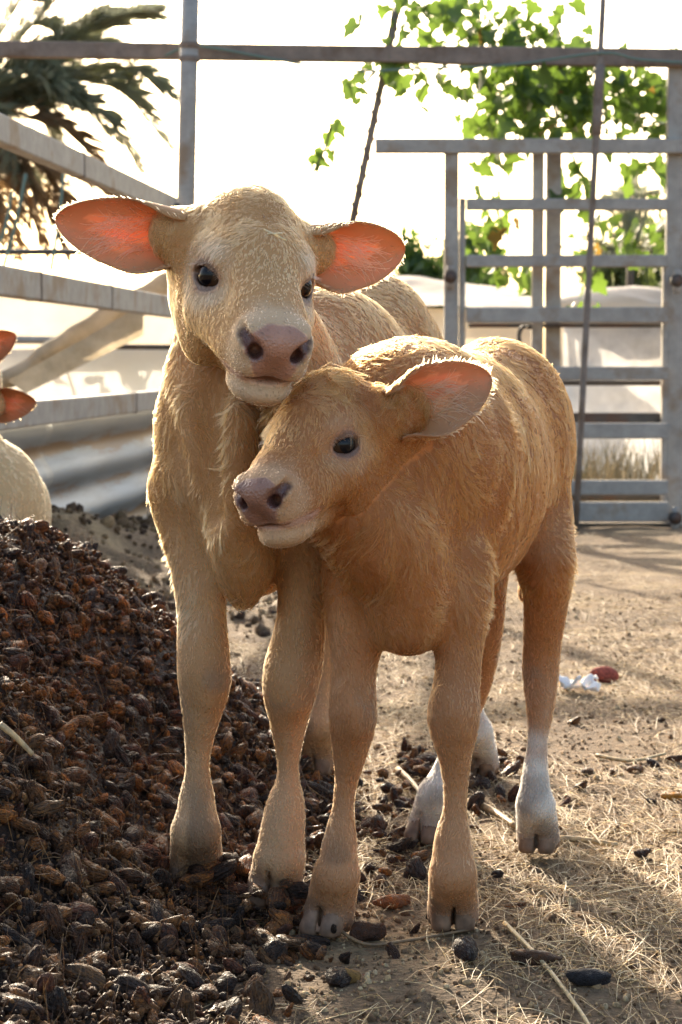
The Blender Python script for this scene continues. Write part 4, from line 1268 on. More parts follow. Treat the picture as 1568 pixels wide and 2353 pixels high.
def grow_coat(name, V, F, N, A, n_, parent, width=0.00042, kids=5, seed=0):
    """short coat in small locks: A holds per-vertex fields den, len, dir, col, lift, curl"""
    T, B = scatter(V, F, A['den'], n_)
    ip = lambda a: (a[T] * (B[..., None] if a.ndim == 2 else B)).sum(1)
    p, nn, ln, d, col, lift, curl = ip(V), norm(ip(N)), ip(A['len']), ip(A['dir']), ip(A['col']), ip(A['lift']), ip(A['curl'])
    ln = ln * rng.uniform(0.6, 1.3, n_)
    d = d + 0.55 * noise3(p, 24, seed + 3) + 0.30 * noise3(p, 70, seed + 5) + 0.13 * rng.normal(size=(n_, 3))
    d = d + curl[:, None] * 2.2 * noise3(p, 34, seed + 40)
    d = norm(d - nn * (d * nn).sum(1, keepdims=True))
    side = np.cross(nn, d)
    lift = lift * rng.uniform(0.3, 1.8, n_) * (1 + 0.6 * noise(p, 26, seed + 30) + 0.5 * noise(p * (1, 1, 0.35), 60, seed + 31))
    k_ = 5
    s = np.linspace(0, 1, k_)[None, :, None]
    wave = noise(p, 26, seed + 9)[:, None, None] * (0.35 + 0.65 * sst(0.012, 0.022, ln))[:, None, None] + rng.normal(size=(n_, 1, 1)) * 0.12
    swirl = curl[:, None, None]
    shape = (d[:, None] * (s * (1 - 0.30 * swirl * s)) + nn[:, None] * (lift[:, None, None] * s * (1.15 - 0.75 * s))
             + side[:, None] * (wave * s * s + swirl * 0.5 * np.sin(s * 4.2) * np.sign(wave)))
    tone = 1 + 0.15 * noise(p, 30, seed + 21) + 0.18 * noise(p, 10, seed + 22) + 0.12 * rng.normal(size=n_) + 0.42 * noise(p * (1, 1, 0.28), 50, seed + 23) * sst(0.3, 0.45, p[:, 2])  # random coat tone; the stretched last term paints shade grooves between locks
    pos, rad, cl = [], [], []
    spread = np.clip(ln * 0.16, 0.0010, 0.0034)
    for k in range(kids):
        a = rng.uniform(0, 2 * math.pi, n_); r = np.sqrt(rng.random(n_)) * spread
        off = (side * np.cos(a)[:, None] + d * (np.sin(a) * 1.5)[:, None]) * r[:, None]
        q = p[:, None] - nn[:, None] * 0.0012 + off[:, None] * (1 - 0.72 * s ** 1.3) + (ln * rng.uniform(0.75, 1.12, n_))[:, None, None] * shape
        pos.append(q)
        rad.append(width * ip(A['wid'])[:, None] * np.array([1.0, 1.0, 0.9, 0.65, 0.14])[None] * rng.uniform(0.7, 1.3, (n_, 1)))
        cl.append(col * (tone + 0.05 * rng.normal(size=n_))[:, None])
    return add_curves(name, np.concatenate(pos), np.concatenate(rad), np.clip(np.concatenate(cl), 0.008, 0.95), parent)

def build_calf(cfg):
    R, t, s = np.array(cfg['R']), np.array(cfg['t']), cfg['s']
    root = empty(cfg['name'], cfg['base'])
    tag(root, cfg['label'], 'calf', cfg.get('group'))
    fwd, side = np.array(cfg['fwd'], float), None
    fwd = norm(fwd); upv = np.array([0, 0, 1.0]); side = np.cross(upv, fwd)
    axes = np.stack([fwd, side, upv])
    # ---------- body field
    f = Field(cfg['lo'], cfg['hi'], cfg.get('h', 0.006))
    for c, r, k in cfg['torso']:
        f.well(c, r, k, axes)
    for ch, k in cfg['legs']:
        f.chain(ch, k)
    for ch, k in cfg['extra']:
        f.chain(ch, k)
    for a, ra, b_, rb, k in cfg.get('carve', []):
        f.wcone(a, ra, b_, rb, k, sub=True)
    # ---------- feet
    hooves = []
    for (fx, fy, fz, fr, gz, fdir, spread, qx, qy) in cfg['feet']:
        fd = norm([fdir[0], fdir[1], 0]); fs = np.array([-fd[1], fd[0], 0])
        q = np.array([qx, qy, fz])
        hf = Field(np.array([fx, fy, gz]) - (0.085, 0.085, 0.004), np.array([fx, fy, gz]) + (0.085, 0.085, 0.075), 0.0035)
        c0 = np.array([fx, fy, gz])
        for sg in (-1, 1):
            heel = c0 + fs * sg * spread * 0.95 - fd * 0.004 + (0, 0, 0.014)
            tip = c0 + fs * sg * spread * 0.86 + fd * 0.024 + (0, 0, 0.010)
            top_ = q + fs * sg * spread * 0.40
            f.wcone(top_, fr * 0.78, heel, fr * 0.66, 0.012)
            f.wcone(heel * 0.7 + top_ * 0.3, fr * 0.60, tip, fr * 0.50, 0.006)
            hf.wcone(heel * 0.72 + top_ * 0.28, fr * 0.60, heel, fr * 0.67, 0.003)
            hf.wcone(heel * 0.6 + top_ * 0.4, fr * 0.50, tip, fr * 0.55, 0.004)
        f.well(c0 + fd * 0.036 + (0, 0, 0.016), (0.042, 0.0026, 0.046), 0.003, np.stack([fd, fs, (0, 0, 1)]), sub=True)
        hf.well(c0 + fd * 0.036 + (0, 0, 0.016), (0.042, 0.0026, 0.046), 0.003, np.stack([fd, fs, (0, 0, 1)]), sub=True)
        sl = np.searchsorted(hf.ax[2], gz + 0.001)
        hf.a = np.maximum(hf.a, (gz + 0.001 - hf.ax[2])[None, None]).astype(np.float32)
        topz = gz + 0.033 + 0.35 * ((hf.ax[0][:, None] - fx) * fd[0] + (hf.ax[1][None] - fy) * fd[1])
        hf.a = np.maximum(hf.a, hf.ax[2][None, None] - topz[..., None]).astype(np.float32)
        hooves.append(hf)
    f.a = np.maximum(f.a, (min(x_[4] for x_ in cfg['feet']) + 0.002 - f.ax[2])[None, None]).astype(np.float32)
    # ---------- head field, in the head's own frame, with the neck blended in
    g = Field((-0.155, -0.140, -0.15), (0.205, 0.140, 0.11), 0.0026, R, t, s)
    head_prims(g, cfg)
    for e_ in cfg['ears']:                                             # the thick furry root of each ear
        b_, t_ = np.array(e_[0]), np.array(e_[1])
        g.wcone(b_, e_[3] * 0.33, b_ + (t_ - b_) * 0.13, e_[3] * 0.27, 0.028)
    for ch, k in cfg['neck']:
        f.chain(ch, k)
        ch2 = [(*p_[:3], p_[3] + 0.0012) for p_ in ch]
        g.chain(ch2, 0.045)
    for a, ra, b_, rb, k in cfg.get('carve', []):
        g.wcone(a, ra, b_, rb, k, sub=True)
    Vb, Fb = f.mesh()
    Vh, Fh = g.mesh()
    # drop the faces of each mesh that lie deep inside the other
    db = g.sample(Vb); dh = f.sample(Vh)
    qb = g.loc(Vb)
    db = np.where(((qb > g.lo + 0.010) & (qb < g.lo + g.h * (g.n - 1) - 0.010)).all(1), db, 0.25)
    kb = ~((db < -0.006)[Fb].all(1)); kh = ~((dh < -0.012)[Fh].all(1))
    Fb, Fh = Fb[kb], Fh[kh]
    hl = g.loc(Vh)
    # ---------- relief: folds, clumped coat
    Nb = vnormals(Vb, Fb)
    amp = cfg.get('relief', 0.003)
    zrel = sst(0.40, 0.55, Vb[:, 2])
    Vb = Vb + Nb * ((noise(Vb, 13, 1) * amp) * zrel + noise(Vb, 60, 5) * 0.0006)[:, None]
    vis_b = ~(db < 0.001)
    vis_h = ~(dh < -0.003)
    edge = ~((hl > g.lo + 0.0045) & (hl < g.lo + g.h * (g.n - 1) - 0.0045)).all(1)
    vis_h &= ~edge
    # ---------- ears
    ears = [ear_mesh(*e) for e in cfg['ears']]
    Vs, Fs, off = [Vb, Vh], [Fb, Fh + len(Vb)], len(Vb) + len(Vh)
    for V_, F_, i_ in ears:
        Vs.append(V_); Fs.append(F_ + off); off += len(V_)
    V = np.vstack(Vs); F = np.vstack(Fs)
    nb, nh = len(Vb), len(Vh)
    fm = np.r_[np.zeros(len(Fb) + len(Fh)), np.ones(sum(len(x) for x in Fs[2:]))].astype(int)
    N = vnormals(V, F)
    n_ = len(V)
    # ---------- colours and coat fields
    base = np.array(cfg['coat']); pale = np.array(cfg['pale']); deep = np.array(cfg['deep'])
    mixv = lambda a, b, w_: a * (1 - w_[:, None]) + b * w_[:, None]
    col = np.tile(base, (n_, 1)); wet = np.zeros(n_); den = np.ones(n_); ln = np.full(n_, cfg['hair']); lift = np.full(n_, 0.32)
    curl = np.zeros(n_); d = np.zeros((n_, 3)); wid = np.ones(n_)
    # body
    p = Vb; z = p[:, 2]
    cb = mixv(np.tile(base, (nb, 1)), pale, sst(0.55, 0.15, z) * 0.32)
    cb = mixv(cb, deep, sst(-0.3, 0.8, noise(p, 8, 11) + 0.4 * noise(p, 22, 12)) * 0.55)
    cb = mixv(cb, pale, sst(0.2, 0.9, noise(p, 10, 13)) * 0.12)
    cb = mixv(cb, deep, sst(0.70, 0.85, z) * cfg.get('topdeep', 0.5))
    legw = sst(0.46, 0.36, z)
    for (fx, fy, fz, fr, gz, fdir, spread, qx, qy), sock in zip(cfg['feet'], cfg['socks']):
        near = (np.hypot(p[:, 0] - fx, p[:, 1] - fy) < 0.13)
        if sock:
            cb = np.where(near[:, None], mixv(cb, np.array([0.82, 0.74, 0.64]), sst(sock + 0.045, sock - 0.03, z + 0.03 * noise(p, 45, 8))), cb)
        lowz = sst(gz + 0.06, gz + 0.015, z) * near
        cb = mixv(cb, np.array([0.36, 0.22, 0.15]), lowz * 0.75)
        dirt = sst(0.15, 0.6, noise(p, 26, 31)) * sst(gz + 0.22, gz + 0.06, z) * near
        cb = mixv(cb, np.array([0.16, 0.10, 0.06]), dirt * 0.55)
        knee = sst(0.25, 0.7, noise(p, 34, 41) + 0.3) * sst(0.05, 0.0, np.abs(z - gz - 0.29)) * near * (noise(p, 50, 42) > -0.2)
        cb = mixv(cb, np.array([0.30, 0.21, 0.14]), knee * 0.4)
    col[:nb] = cb
    ln[:nb] = cfg['hair'] * (1 - 0.78 * legw) * np.where(z < 0.06, 0.6, 1)
    wid[:nb] = 1 - 0.4 * legw
    wid[nb:nb + nh] = 0.62 - 0.22 * sst(0.10, 0.14, hl[:, 0])
    down = np.array([0, 0, -1.0])
    d[:nb] = (-fwd * 0.55 + down * 0.85) * (1 - legw)[:, None] + down * legw[:, None] * 1.2
    lift[:nb] = 0.28 - 0.14 * legw
    den[:nb] = np.where(vis_b, 1.0 + 0.9 * legw, 0.0)
    den[:nb] *= np.where(z < cfg['feet'][0][4] + 0.03, 0.3, 1)
    # head
    q = hl; x, y, zz = q[:, 0], q[:, 1], q[:, 2]; ay = np.abs(y)
    ch = np.tile(np.array(cfg.get('face', base)), (nh, 1))
    ch = mixv(ch, pale, sst(0.108, 0.150, x + 0.012 * noise(q, 60, 3)) * cfg.get('muzzle_pale', 0.55))
    ch = mixv(ch, pale, sst(-0.055, -0.085, zz) * sst(0.02, 0.08, x) * 0.7)
    for sg in (-1, 1):
        ec = EYE_C * (1, sg, 1) + eye_axis(sg) * 0.012
        de = np.linalg.norm((q - ec) * (0.85, 1, 1.0), axis=1)
        ch = mixv(ch, pale, sst(0.05, 0.028, de) * cfg.get('eye_pale', 0.5))
        ch = mixv(ch, np.array([0.30, 0.13, 0.085]), sst(0.0265, 0.021, de) * 0.5)
        ch = mixv(ch, np.array([0.05, 0.03, 0.025]), sst(0.0225, 0.0185, de) * 0.8)
        wet[nb:nb + nh] = np.maximum(wet[nb:nb + nh], sst(0.024, 0.018, de) * 0.8)
        bare_e = sst(0.0245, 0.0195, de)
        den[nb:nb + nh] *= 1 - bare_e
    # nose leather
    pl = (ay / np.where(zz > -0.03, 0.0345, 0.026)) ** 2.6 + (np.abs(zz + 0.0205) / np.where(zz > -0.0205, 0.0255, 0.040)) ** 2.4
    plan = sst(1.12, 0.92, pl + 0.10 * noise(q, 90, 4)) * sst(0.135, 0.148, x)
    leather = np.array(cfg['nose'])
    lc = leather * (1 + 0.18 * noise(q, 55, 6)[:, None]) * (1 - 0.35 * sst(0.45, 0.8, noise(q, 300, 7)) * sst(0.0, 0.5, noise(q, 40, 77)))[:, None]
    ch = ch * (1 - plan[:, None]) + lc * plan[:, None]
    lipw = sst(0.010, 0.004, np.abs(zz + 0.0615)) * sst(0.085, 0.11, x)
    ch = mixv(ch, np.array([0.33, 0.20, 0.17]), lipw * 0.75)
    for sg in (-1, 1):                                                 # the dark hollow of the nostril
        hol = np.minimum(np.linalg.norm(q - (0.165, sg * 0.0205, -0.026), axis=1), np.linalg.norm(q - (0.163, sg * 0.030, -0.017), axis=1) + 0.004)
        hol = np.minimum(hol, np.linalg.norm(q - (0.154, sg * 0.0335, -0.013), axis=1) + 0.005)
        ch = mixv(ch, np.array([0.07, 0.03, 0.028]), sst(0.0155, 0.009, hol) * 0.88)
    speck = (noise(q, 420, 9) > 0.66) & (x > 0.125)
    ch = np.where((speck & (noise(q, 50, 78) > -0.1))[:, None], ch * 0.7, ch)
    wet[nb:nb + nh] = np.maximum(wet[nb:nb + nh], plan * 0.9)
    wet[nb:nb + nh] = np.maximum(wet[nb:nb + nh], lipw * 0.5)
    col[nb:nb + nh] = ch
    den[nb:nb + nh] *= np.where(vis_h, 1, 0) * (1 - plan) * (1 - 0.8 * lipw) * 2.3 * (1 - 0.5 * sst(0.115, 0.14, x))
    facel = cfg['hair'] * 0.42
    top = sst(0.035, -0.035, x) * sst(-0.015, 0.035, zz)
    back = sst(-0.05, -0.12, x)
    ln[nb:nb + nh] = facel * (1 - 0.55 * sst(0.03, 0.10, x)) * (1 - 0.45 * sst(0.105, 0.135, x)) * (1 + cfg.get('tuft', 1.5) * top + 0.9 * back)
    lift[nb:nb + nh] = 0.34 - 0.12 * sst(0.05, 0.12, x) + 0.30 * top * cfg.get('curl', 0.6)
    ch = mixv(ch, deep, top * 0.5 * cfg.get('curl', 0.6))
    col[nb:nb + nh] = ch
    curl[nb:nb + nh] = top * cfg.get('curl', 0.6)
    wh = np.array([0.012, 0.004, 0.05])
    dl = (q - wh) * (1.0, 1.0, 0.9) + np.array([0.0, 0, -0.02])
    dl = norm(dl) + np.array([-0.25, 0, -0.35]) * sst(0.03, -0.03, zz)[:, None]
    dw = norm(dl) @ R.T
    d[nb:nb + nh] = mixv(dw, down, back)
    # ears
    o0 = nb + nh
    long_roots = []
    for V_, F_, i_ in ears:
        m_ = len(V_); sl = slice(o0, o0 + m_)
        s_, t_, ins = i_['s'], np.abs(i_['t']), i_['inside']
        flesh = sst(0.58, 0.02, np.abs(i_['t'] - 0.12 + 0.22 * noise(V_, 30, 3))) * sst(0.16, 0.40, s_) * sst(0.90, 0.55, s_) * (0.70 + 0.30 * np.sin(i_['t'] * 15 + 2.0 * noise(V_, 25, 9))) * (0.8 + 0.3 * noise(V_, 60, 8)) * ins
        flesh = np.clip(flesh, 0, 1)
        ec_ = np.array(cfg.get('earcol', np.array(cfg.get('face', base)) * 0.97))
        c_ = mixv(np.tile(ec_, (m_, 1)), np.array([0.62, 0.26, 0.17]), flesh)
        c_ = np.where((ins > 0)[:, None], mixv(c_, np.array([0.60, 0.33, 0.165]) if 'earcol' not in cfg else ec_, (1 - flesh) * 0.75), c_)
        col[sl] = c_
        wet[sl] = flesh
        rim = sst(0.80, 0.98, t_) + sst(0.90, 0.98, s_)
        rim = np.minimum(rim, 1)
        den[sl] = np.where(ins > 0, 1.5 * (1 - 0.8 * flesh) + 1.6 * rim, 2.4)
        ln[sl] = cfg['hair'] * (0.36 - 0.02 * rim)
        lift[sl] = 0.24 + 0.30 * rim
        wid[sl] = 0.6
        sgn = np.sign(i_['t'])[:, None]
        d[sl] = i_['e1'] * 0.8 + i_['e2'] * sgn * rim[:, None] * 1.1
        o0 += m_
    # ---------- the body mesh
    body = mesh_obj('body', V, F, (M_SKIN, M_EAR), root, True, fm)
    vcol(body, 'Col', np.clip(col * (0.75 if cfg.get('under') is None else cfg['under']), 0, 1) * np.where((den < 0.05) | (wet > 0.2), 1.6, 1.0)[:, None])
    wa = body.data.attributes.new('Wet', 'FLOAT', 'POINT'); wa.data.foreach_set('value', wet.astype(np.float32))
    for sg, e_ in ((1, 0), (-1, 1)):
        me = bpy.data.meshes.new('eye')
        bm = bmesh.new()
        bmesh.ops.create_uvsphere(bm, u_segments=28, v_segments=18, radius=1.0)
        for v_ in bm.verts:                                            # the cornea stands a little proud
            if v_.co.z > 0.72:
                v_.co *= 1 + 0.06 * (v_.co.z - 0.72) / 0.28
        bm.to_mesh(me); bm.free()
        me.polygons.foreach_set('use_smooth', np.ones(len(me.polygons), bool))
        me.materials.append(M_EYE)
        o = bpy.data.objects.new('eye', me); C.objects.link(o)
        c = g.world(EYE_C * (1, sg, 1)); ax = R @ eye_axis(sg)
        o.parent = root
        o.location = Vector(c) - root.location
        o.rotation_euler = Vector(ax).to_track_quat('Z', 'Y').to_euler()
        o.scale = (EYE_R * s,) * 3
    for hf in hooves:
        hv, hq = hf.mesh()
        if len(hv):
            mesh_obj('hoof', hv, hq, M_HOOF, root)
    if cfg.get('bald'):
        return root
    A = dict(den=den, len=ln, dir=d, col=col, lift=lift, curl=curl, wid=wid)
    nhair = cfg['nhair']
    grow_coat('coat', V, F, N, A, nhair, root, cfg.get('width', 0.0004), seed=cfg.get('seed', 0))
    # ---------- long hair: ear wisps, whiskers, lashes
    pos, rad, cl = [], [], []
    k_ = 7
    sl = np.linspace(0, 1, k_)
    for V_, F_, i_ in ears:
        N_ = len(V_) // 2
        cand = np.where((i_['inside'] > 0) & (i_['s'] > 0.24) & (i_['s'] < 0.58) & (np.abs(i_['t']) < 0.42))[0]
        for _ in range(cfg.get('wisps', 120)):
            v0 = V_[rng.choice(cand)]
            a = norm(i_['e1'] * rng.uniform(0.5, 1.2) + i_['e2'] * rng.normal(0, 0.35) + np.array([0, 0, -0.12]))
            Ln = rng.uniform(0.018, 0.042) * s
            bend = i_['e2'] * rng.normal(0, 0.5) + np.array([0, 0, -0.5])
            pt = v0 + Ln * (a * sl[:, None] + bend * (sl[:, None] ** 2) * 0.45 + i_['e3'] * (0.45 * np.sin(sl * 2.6))[:, None])
            pos.append(pt); rad.append(0.00055 * (1 - 0.8 * sl)); cl.append(np.array(cfg['pale']) * rng.uniform(0.85, 1.15))
    def lone(root_l, dir_l, L_, wdt, colr, bend=(0, 0, -0.3)):
        p0 = g.world(np.array(root_l)); dd = R @ norm(np.array(dir_l)); bb = np.array(bend)
        pos.append(p0 + L_ * (dd * sl[:, None] + bb * (sl[:, None] ** 2) * 0.5)); rad.append(wdt * (1 - 0.85 * sl)); cl.append(np.array(colr))
    hv = np.where((hl[:, 0] > 0.10) & (den[nb:nb + nh] > 0.3) & (hl[:, 2] < -0.03))[0]
    Nh = N[nb:nb + nh] @ R
    if len(hv):
        for v_ in rng.choice(hv, cfg.get('whisk', 170)):
            low = hl[v_, 2] < -0.062
            lone(hl[v_] - Nh[v_] * 0.001, Nh[v_] + np.array([0.35, 0, -0.35 if low else 0.05]) + rng.normal(0, 0.22, 3), rng.uniform(0.010, 0.026) * (1.15 if low else 0.8), 0.00022, (0.86, 0.76, 0.6))
    for sg in (-1, 1):
        o_ = eye_axis(sg); u = norm(np.cross((0, 0, 1), o_)); v = np.cross(o_, u); c = EYE_C * (1, sg, 1)
        for k in range(34):
            a = rng.uniform(0.12, 0.88) * math.pi
            r0 = c + o_ * 0.0155 + u * 0.022 * math.cos(a) + v * 0.0120 * math.sin(a)
            lone(r0, o_ * 1.0 + u * 0.5 * math.cos(a) + v * 0.05 + rng.normal(0, 0.1, 3), rng.uniform(0.010, 0.017), 0.00025, np.array(cfg['pale']) * 0.95, bend=R @ (u * 0.0 + v * -0.5))
    long_o = add_curves('whiskers', np.array(pos), np.array(rad), np.clip(np.array(cl), 0, 0.95), root)
    return root
SMALL_R = [[-0.42, 0.8912, -0.1713], [-0.8809, -0.4457, -0.1591], [-0.2182, 0.0841, 0.9723]]
SMALL_T, SMALL_S = [-0.0340, 2.7188, 0.6420], 0.95
BIG_R = [[0.1983, 0.9637, 0.1789], [-0.9221, 0.2453, -0.2993], [-0.3323, -0.1057, 0.9372]]
BIG_T, BIG_S = [-0.1125, 2.8139, 0.853], 1.165

def slim(ch):
    """the coat adds its own thickness to a leg"""
    return [(*p_[:3], p_[3] - (0.0030 if p_[3] > 0.0238 else 0.0048)) for p_ in ch[:-1]]

def knee_cap(ch):
    """the flat bony front of the knee, with its small bones at the lower edge"""
    k = [i for i, p_ in enumerate(ch) if p_[1] in (1645, 1650, 1580, 1590)][0]
    x, y, d, r = ch[k]
    return [(*P(x - 0.30 * r, y - 55, d - 0.016), .012), (*P(x, y - 15, d - 0.022), .016), (*P(x + 0.1 * r, y + 28, d - 0.020), .014)]

def small_calf():
    R, t, s = SMALL_R, SMALL_T, SMALL_S
    fd = (-0.30, -0.95, 0)
    fl = [(812, 1300, 2.88, 78), (814, 1400, 2.86, 70), (816, 1490, 2.85, 61), (812, 1570, 2.84, 56), (811, 1645, 2.825, 60), (806, 1715, 2.83, 48), (797, 1790, 2.84, 35), (789, 1860, 2.84, 33), (782, 1930, 2.84, 43), (775, 2000, 2.835, 51), (766, 2060, 2.825, 52)]
    fr = [(1060, 1300, 2.87, 84), (1060, 1400, 2.85, 72), (1058, 1490, 2.84, 57), (1050, 1575, 2.83, 58), (1043, 1650, 2.815, 65), (1045, 1725, 2.82, 46), (1047, 1800, 2.83, 37), (1046, 1865, 2.83, 35), (1041, 1930, 2.83, 47), (1041, 2000, 2.825, 51), (1040, 2055, 2.81, 52)]
    hr = [(1234, 1180, 3.32, 86), (1252, 1290, 3.27, 74), (1255, 1380, 3.29, 56), (1247, 1470, 3.33, 48), (1243, 1545, 3.34, 46), (1242, 1620, 3.32, 37), (1236, 1700, 3.31, 30), (1231, 1770, 3.30, 36), (1230, 1840, 3.29, 42), (1233, 1895, 3.28, 43)]
    hl_ = [(1090, 1200, 3.38, 100), (1100, 1320, 3.36, 72), (1108, 1430, 3.38, 54), (1103, 1520, 3.42, 44), (1085, 1600, 3.43, 38), (1050, 1690, 3.42, 31), (1025, 1760, 3.41, 32), (1003, 1820, 3.39, 38), (990, 1870, 3.36, 39)]
    br = [(*P(800, 1175, 2.77), .055), (*P(875, 1240, 2.79), .070), (*P(925, 1330, 2.80), .060), (*P(935, 1428, 2.80), .044)]
    return dict(name='calf', base=(0.16, 3.05, 0), R=R, t=t, s=s, fwd=fd,
        label='smaller orange tan calf in front, face turned sideways, white sock on its hind leg',
        lo=(-0.20, 2.52, 0.0), hi=(0.48, 3.62, 0.86), h=0.006,
        torso=[((.095, 2.94, .565), (.155, .106, .195), .02), ((.155, 3.10, .59), (.24, .135, .178), .08), ((.237, 3.34, .622), (.16, .122, .163), .08),
               ((.085, 2.96, .69), (.12, .07, .075), .06)],
        legs=[(slim(PX(fl)), .022), (slim(PX(fr)), .022), (slim(PX(hr)), .03), (slim(PX(hl_)), .03)],
        extra=[(br, .045), ([(.280, 3.475, .71, .024), (.296, 3.52, .64, .016), (.304, 3.53, .50, .013), (.304, 3.53, .37, .015)], .03)] + [(knee_cap(ch), .010) for ch in (fl, fr)],
        neck=[([(*hd(R, t, s, (-.06, 0, -.015)), .056), (*hd(R, t, s, (-.12, .0, -.045)), .074), (.062, 2.87, .63, .100), (.09, 2.95, .61, .14)], .05)],
        feet=[foot(752, 2140, 2.835, 772, 2015, .031, 0.0, (-.35, -1), .0145), foot(1041, 2128, 2.82, 1041, 2012, .031, 0.0, (-.05, -1), .0145),
              foot(1237, 1952, 3.29, 1231, 1855, .030, 0.0, (-.2, -1), .0140), foot(980, 1930, 3.385, 1001, 1830, .030, 0.0, (-.4, -1), .0140)],
        socks=[0, 0, .165, .165],
        ears=[(hd(R, t, s, (-.085, .074, .014)), P(1128, 866, 2.79), (.05, -1, .02), .090, 2.1, .80),
              (hd(R, t, s, (-.085, -.062, .016)), hd(R, t, s, (-.15, -.21, .0)), (-.3, -.9, -.2), .092)],
        coat=(0.47, 0.165, 0.043), face=(0.46, 0.175, 0.050), pale=(0.76, 0.50, 0.29), deep=(0.35, 0.115, 0.025), nose=(0.23, 0.115, 0.078),
        hair=0.026, nhair=58000, eye_pale=0.25, curl=1.0, tuft=2.3, mouth=0.0014, relief=0.0035, seed=100)

def big_calf():
    R, t, s = BIG_R, BIG_T, BIG_S
    fd = (-0.26, -0.96, 0)
    fl = [(432, 1120, 3.02, 95), (446, 1240, 2.99, 76), (457, 1340, 2.97, 62), (464, 1430, 2.96, 60), (469, 1520, 2.945, 66), (470, 1580, 2.945, 63), (463, 1650, 2.95, 47), (456, 1720, 2.96, 38), (454, 1780, 2.96, 36), (453, 1840, 2.96, 46), (451, 1900, 2.95, 53), (449, 1965, 2.94, 57)]
    fr = [(690, 1150, 3.02, 100), (698, 1270, 2.99, 74), (698, 1370, 2.97, 62), (690, 1450, 2.96, 63), (675, 1530, 2.945, 71), (666, 1590, 2.935, 66), (664, 1660, 2.95, 48), (663, 1730, 2.95, 36), (662, 1790, 2.95, 34), (657, 1850, 2.95, 48), (650, 1910, 2.945, 56), (644, 1970, 2.94, 58), (634, 2015, 2.93, 60)]
    hr = [(720, 1080, 3.72, 105), (735, 1250, 3.72, 80), (742, 1400, 3.80, 52), (740, 1500, 3.82, 44), (736, 1590, 3.81, 33), (733, 1660, 3.79, 33), (729, 1720, 3.76, 37)]
    hl_ = [(940, 1080, 3.76, 105), (975, 1250, 3.76, 80), (1020, 1400, 3.84, 52), (1050, 1500, 3.85, 42), (1075, 1600, 3.83, 33), (1092, 1670, 3.81, 33), (1102, 1725, 3.79, 36)]
    dw = [(*P(545, 965, 2.86), .028), (*P(540, 1080, 2.86), .030), (*P(545, 1190, 2.87), .036), (*P(560, 1290, 2.90), .040), (*P(563, 1362, 2.92), .020)]
    fold = [(*P(452, 870, 2.96), .033), (*P(440, 980, 2.97), .042), (*P(452, 1090, 2.97), .042)]
    fold2 = [(*P(432, 840, 2.96), .022), (*P(450, 930, 2.915), .026), (*P(464, 1030, 2.895), .020), (*P(470, 1110, 2.90), .012)]
    return dict(name='calf', base=(-0.05, 3.3, 0.0), R=R, t=t, s=s, fwd=fd,
        label='larger cream tan calf resting its chin on the other calf, looking at the camera',
        lo=(-0.36, 2.70, 0.0), hi=(0.36, 3.98, 0.98), h=0.006,
        torso=[((-.126, 3.04, .63), (.17, .110, .21), .02), ((-.03, 3.36, .67), (.30, .15, .20), .09), ((.05, 3.68, .725), (.17, .125, .175), .09)],
        legs=[(slim(PX(fl)), .022), (slim(PX(fr)), .022), (slim(PX(hr)), .03), (slim(PX(hl_)), .03)],
        extra=[(dw, .05), (fold, .05), (fold2, .02), ([(.092, 3.83, .81, .026), (.106, 3.88, .72, .018), (.112, 3.895, .55, .014), (.112, 3.895, .40, .016)], .03)] + [(knee_cap(ch), .010) for ch in (fl, fr)],
        carve=[(P(478, 910, 2.865), .020, P(492, 1180, 2.855), .014, .03)],
        neck=[([(*hd(R, t, s, (-.06, 0, -.015)), .070), (*hd(R, t, s, (-.125, .0, -.05)), .080), (-.112, 3.05, .76, .088), (-.125, 3.07, .66, .12)], .05)],
        feet=[foot(450, 2028, 2.95, 450, 1915, .034, .03, (-.15, -1), .0160), foot(630, 2072, 2.94, 642, 1980, .035, .016, (-.15, -1), .0165),
              foot(727, 1775, 3.79, 732, 1670, .030, .025, (-.2, -1), .0150), foot(1104, 1778, 3.81, 1094, 1680, .030, .01, (-.2, -1), .0150)],
        socks=[0, 0, 0, .14],
        ears=[(hd(R, t, s, (-.085, -.062, .016)), P(128, 505, 2.90), (-.1, -1, -.30), .096, 2.1, .80),
              (hd(R, t, s, (-.085, .062, .016)), P(930, 578, 2.99), (.35, -1, -.35), .096, 2.1, .80)],
        coat=(0.56, 0.27, 0.095), face=(0.60, 0.315, 0.12), pale=(0.80, 0.60, 0.40), deep=(0.45, 0.20, 0.06), nose=(0.33, 0.17, 0.115),
        hair=0.020, nhair=62000, eye_pale=0.55, curl=0.6, mouth=0.0042, relief=0.0035, seed=200)
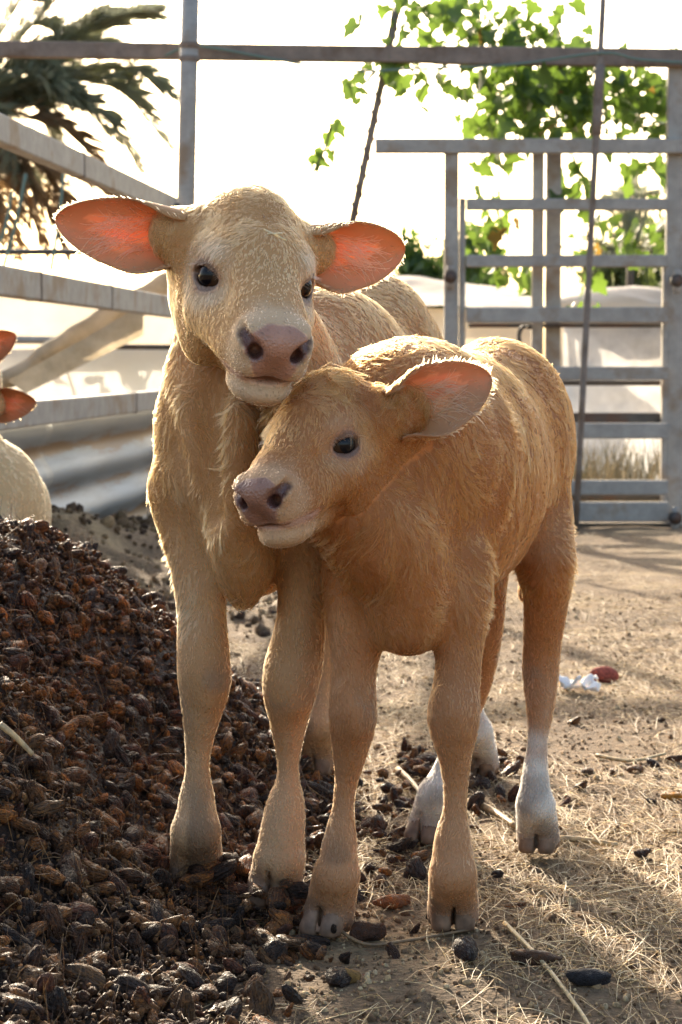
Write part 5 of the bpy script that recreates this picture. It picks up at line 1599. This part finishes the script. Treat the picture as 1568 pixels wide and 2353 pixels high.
# ================================================================= build the calves
build_calf(small_calf())
build_calf(big_calf())
def resting_calf():
    """the pale calf lying by the fence, cut by the left edge of the picture"""
    d_ = 5.4
    yv = norm(P(70, 940, d_) - P(5, 790, d_)); fw_ = np.array([-.55, -.80, -.10]); fw_ = norm(fw_ - yv * (fw_ @ yv)); zv = np.cross(fw_, yv)
    Rm = np.stack([fw_, yv, zv], 1); t = P(-112, 895, d_ - .03); s = 0.98
    k = lambda x, y, dd, r: (*P(x, y, d_ + dd), r)
    legs = [([k(-20, 1230, -.1, .06), k(10, 1330, -.24, .045), k(-60, 1350, -.34, .03), k(-120, 1340, -.2, .032)], .04),
            ([k(-220, 1230, -.1, .06), k(-260, 1330, -.24, .045), k(-200, 1360, -.34, .03), k(-150, 1370, -.2, .032)], .04)]
    c_ = P(-60, 1150, d_)
    def ft(x, y, dd):
        q_ = P(x, y, d_ + dd); return (q_[0], q_[1], q_[2], .03, q_[2] - .04, (-1, -.4), .014, q_[0], q_[1])
    return dict(name='calf', base=(c_[0], c_[1], 0.1), R=Rm, t=t, s=s, fwd=(-.25, -.95, 0),
        label='pale cream calf with brown ears lying at the left edge beside the fence', lo=(c_[0] - .42, c_[1] - .5, .02), hi=(c_[0] + .36, c_[1] + 1.0, 1.0), h=.008,
        torso=[(P(-30, 1165, d_ + .05), (.20, .135, .17), .02), (P(-60, 1190, d_ + .35), (.34, .17, .19), .09), (P(-80, 1200, d_ + .7), (.18, .16, .17), .09)],
        legs=legs, extra=[],
        neck=[([(*hd(Rm, t, s, (-.06, 0, -.02)), .062), (*hd(Rm, t, s, (-.115, 0, -.05)), .08), k(-100, 1040, .05, .09), k(-75, 1130, .1, .11)], .05)],
        feet=[ft(-120, 1340, -.2), ft(-150, 1370, -.2)], socks=[0, 0],
        ears=[(hd(Rm, t, s, (-.085, -.062, .016)), P(36, 770, d_ + .02), (-.2, -1, -.2), .085, 2.5, .8), (hd(Rm, t, s, (-.085, .062, .016)), P(82, 925, d_ + .02), (-.2, -1, -.2), .085, 2.5, .8)],
        coat=(.72, .47, .22), face=(.66, .40, .18), pale=(.84, .68, .46), deep=(.70, .46, .22), nose=(.22, .12, .10), earcol=(.45, .18, .06),
        hair=.018, nhair=13000, width=.0008, eye_pale=.2, curl=.2, relief=.002, seed=300, wisps=12, whisk=30)
build_calf(resting_calf())
for k, (a_, e_, lb_) in enumerate((((.030, -.004, .0635), (.052, .018, .0600), 'short pale straw bit caught on the forehead of the larger calf'),
                                   ((.034, .016, .0625), (.044, -.002, .0625), 'second straw bit crossing the first on the larger calf forehead'))):
    V_, F_ = curve_tube(np.linspace(hd(BIG_R, BIG_T, BIG_S, a_), hd(BIG_R, BIG_T, BIG_S, e_), 4) + (0, -.008, .004), .0013, 5)
    o = mesh_obj('straw_bit', V_, F_, M_STRAW); vcol(o, 'Col', np.tile((.62, .50, .30), (len(V_), 1))); tag(o, lb_, 'straw')
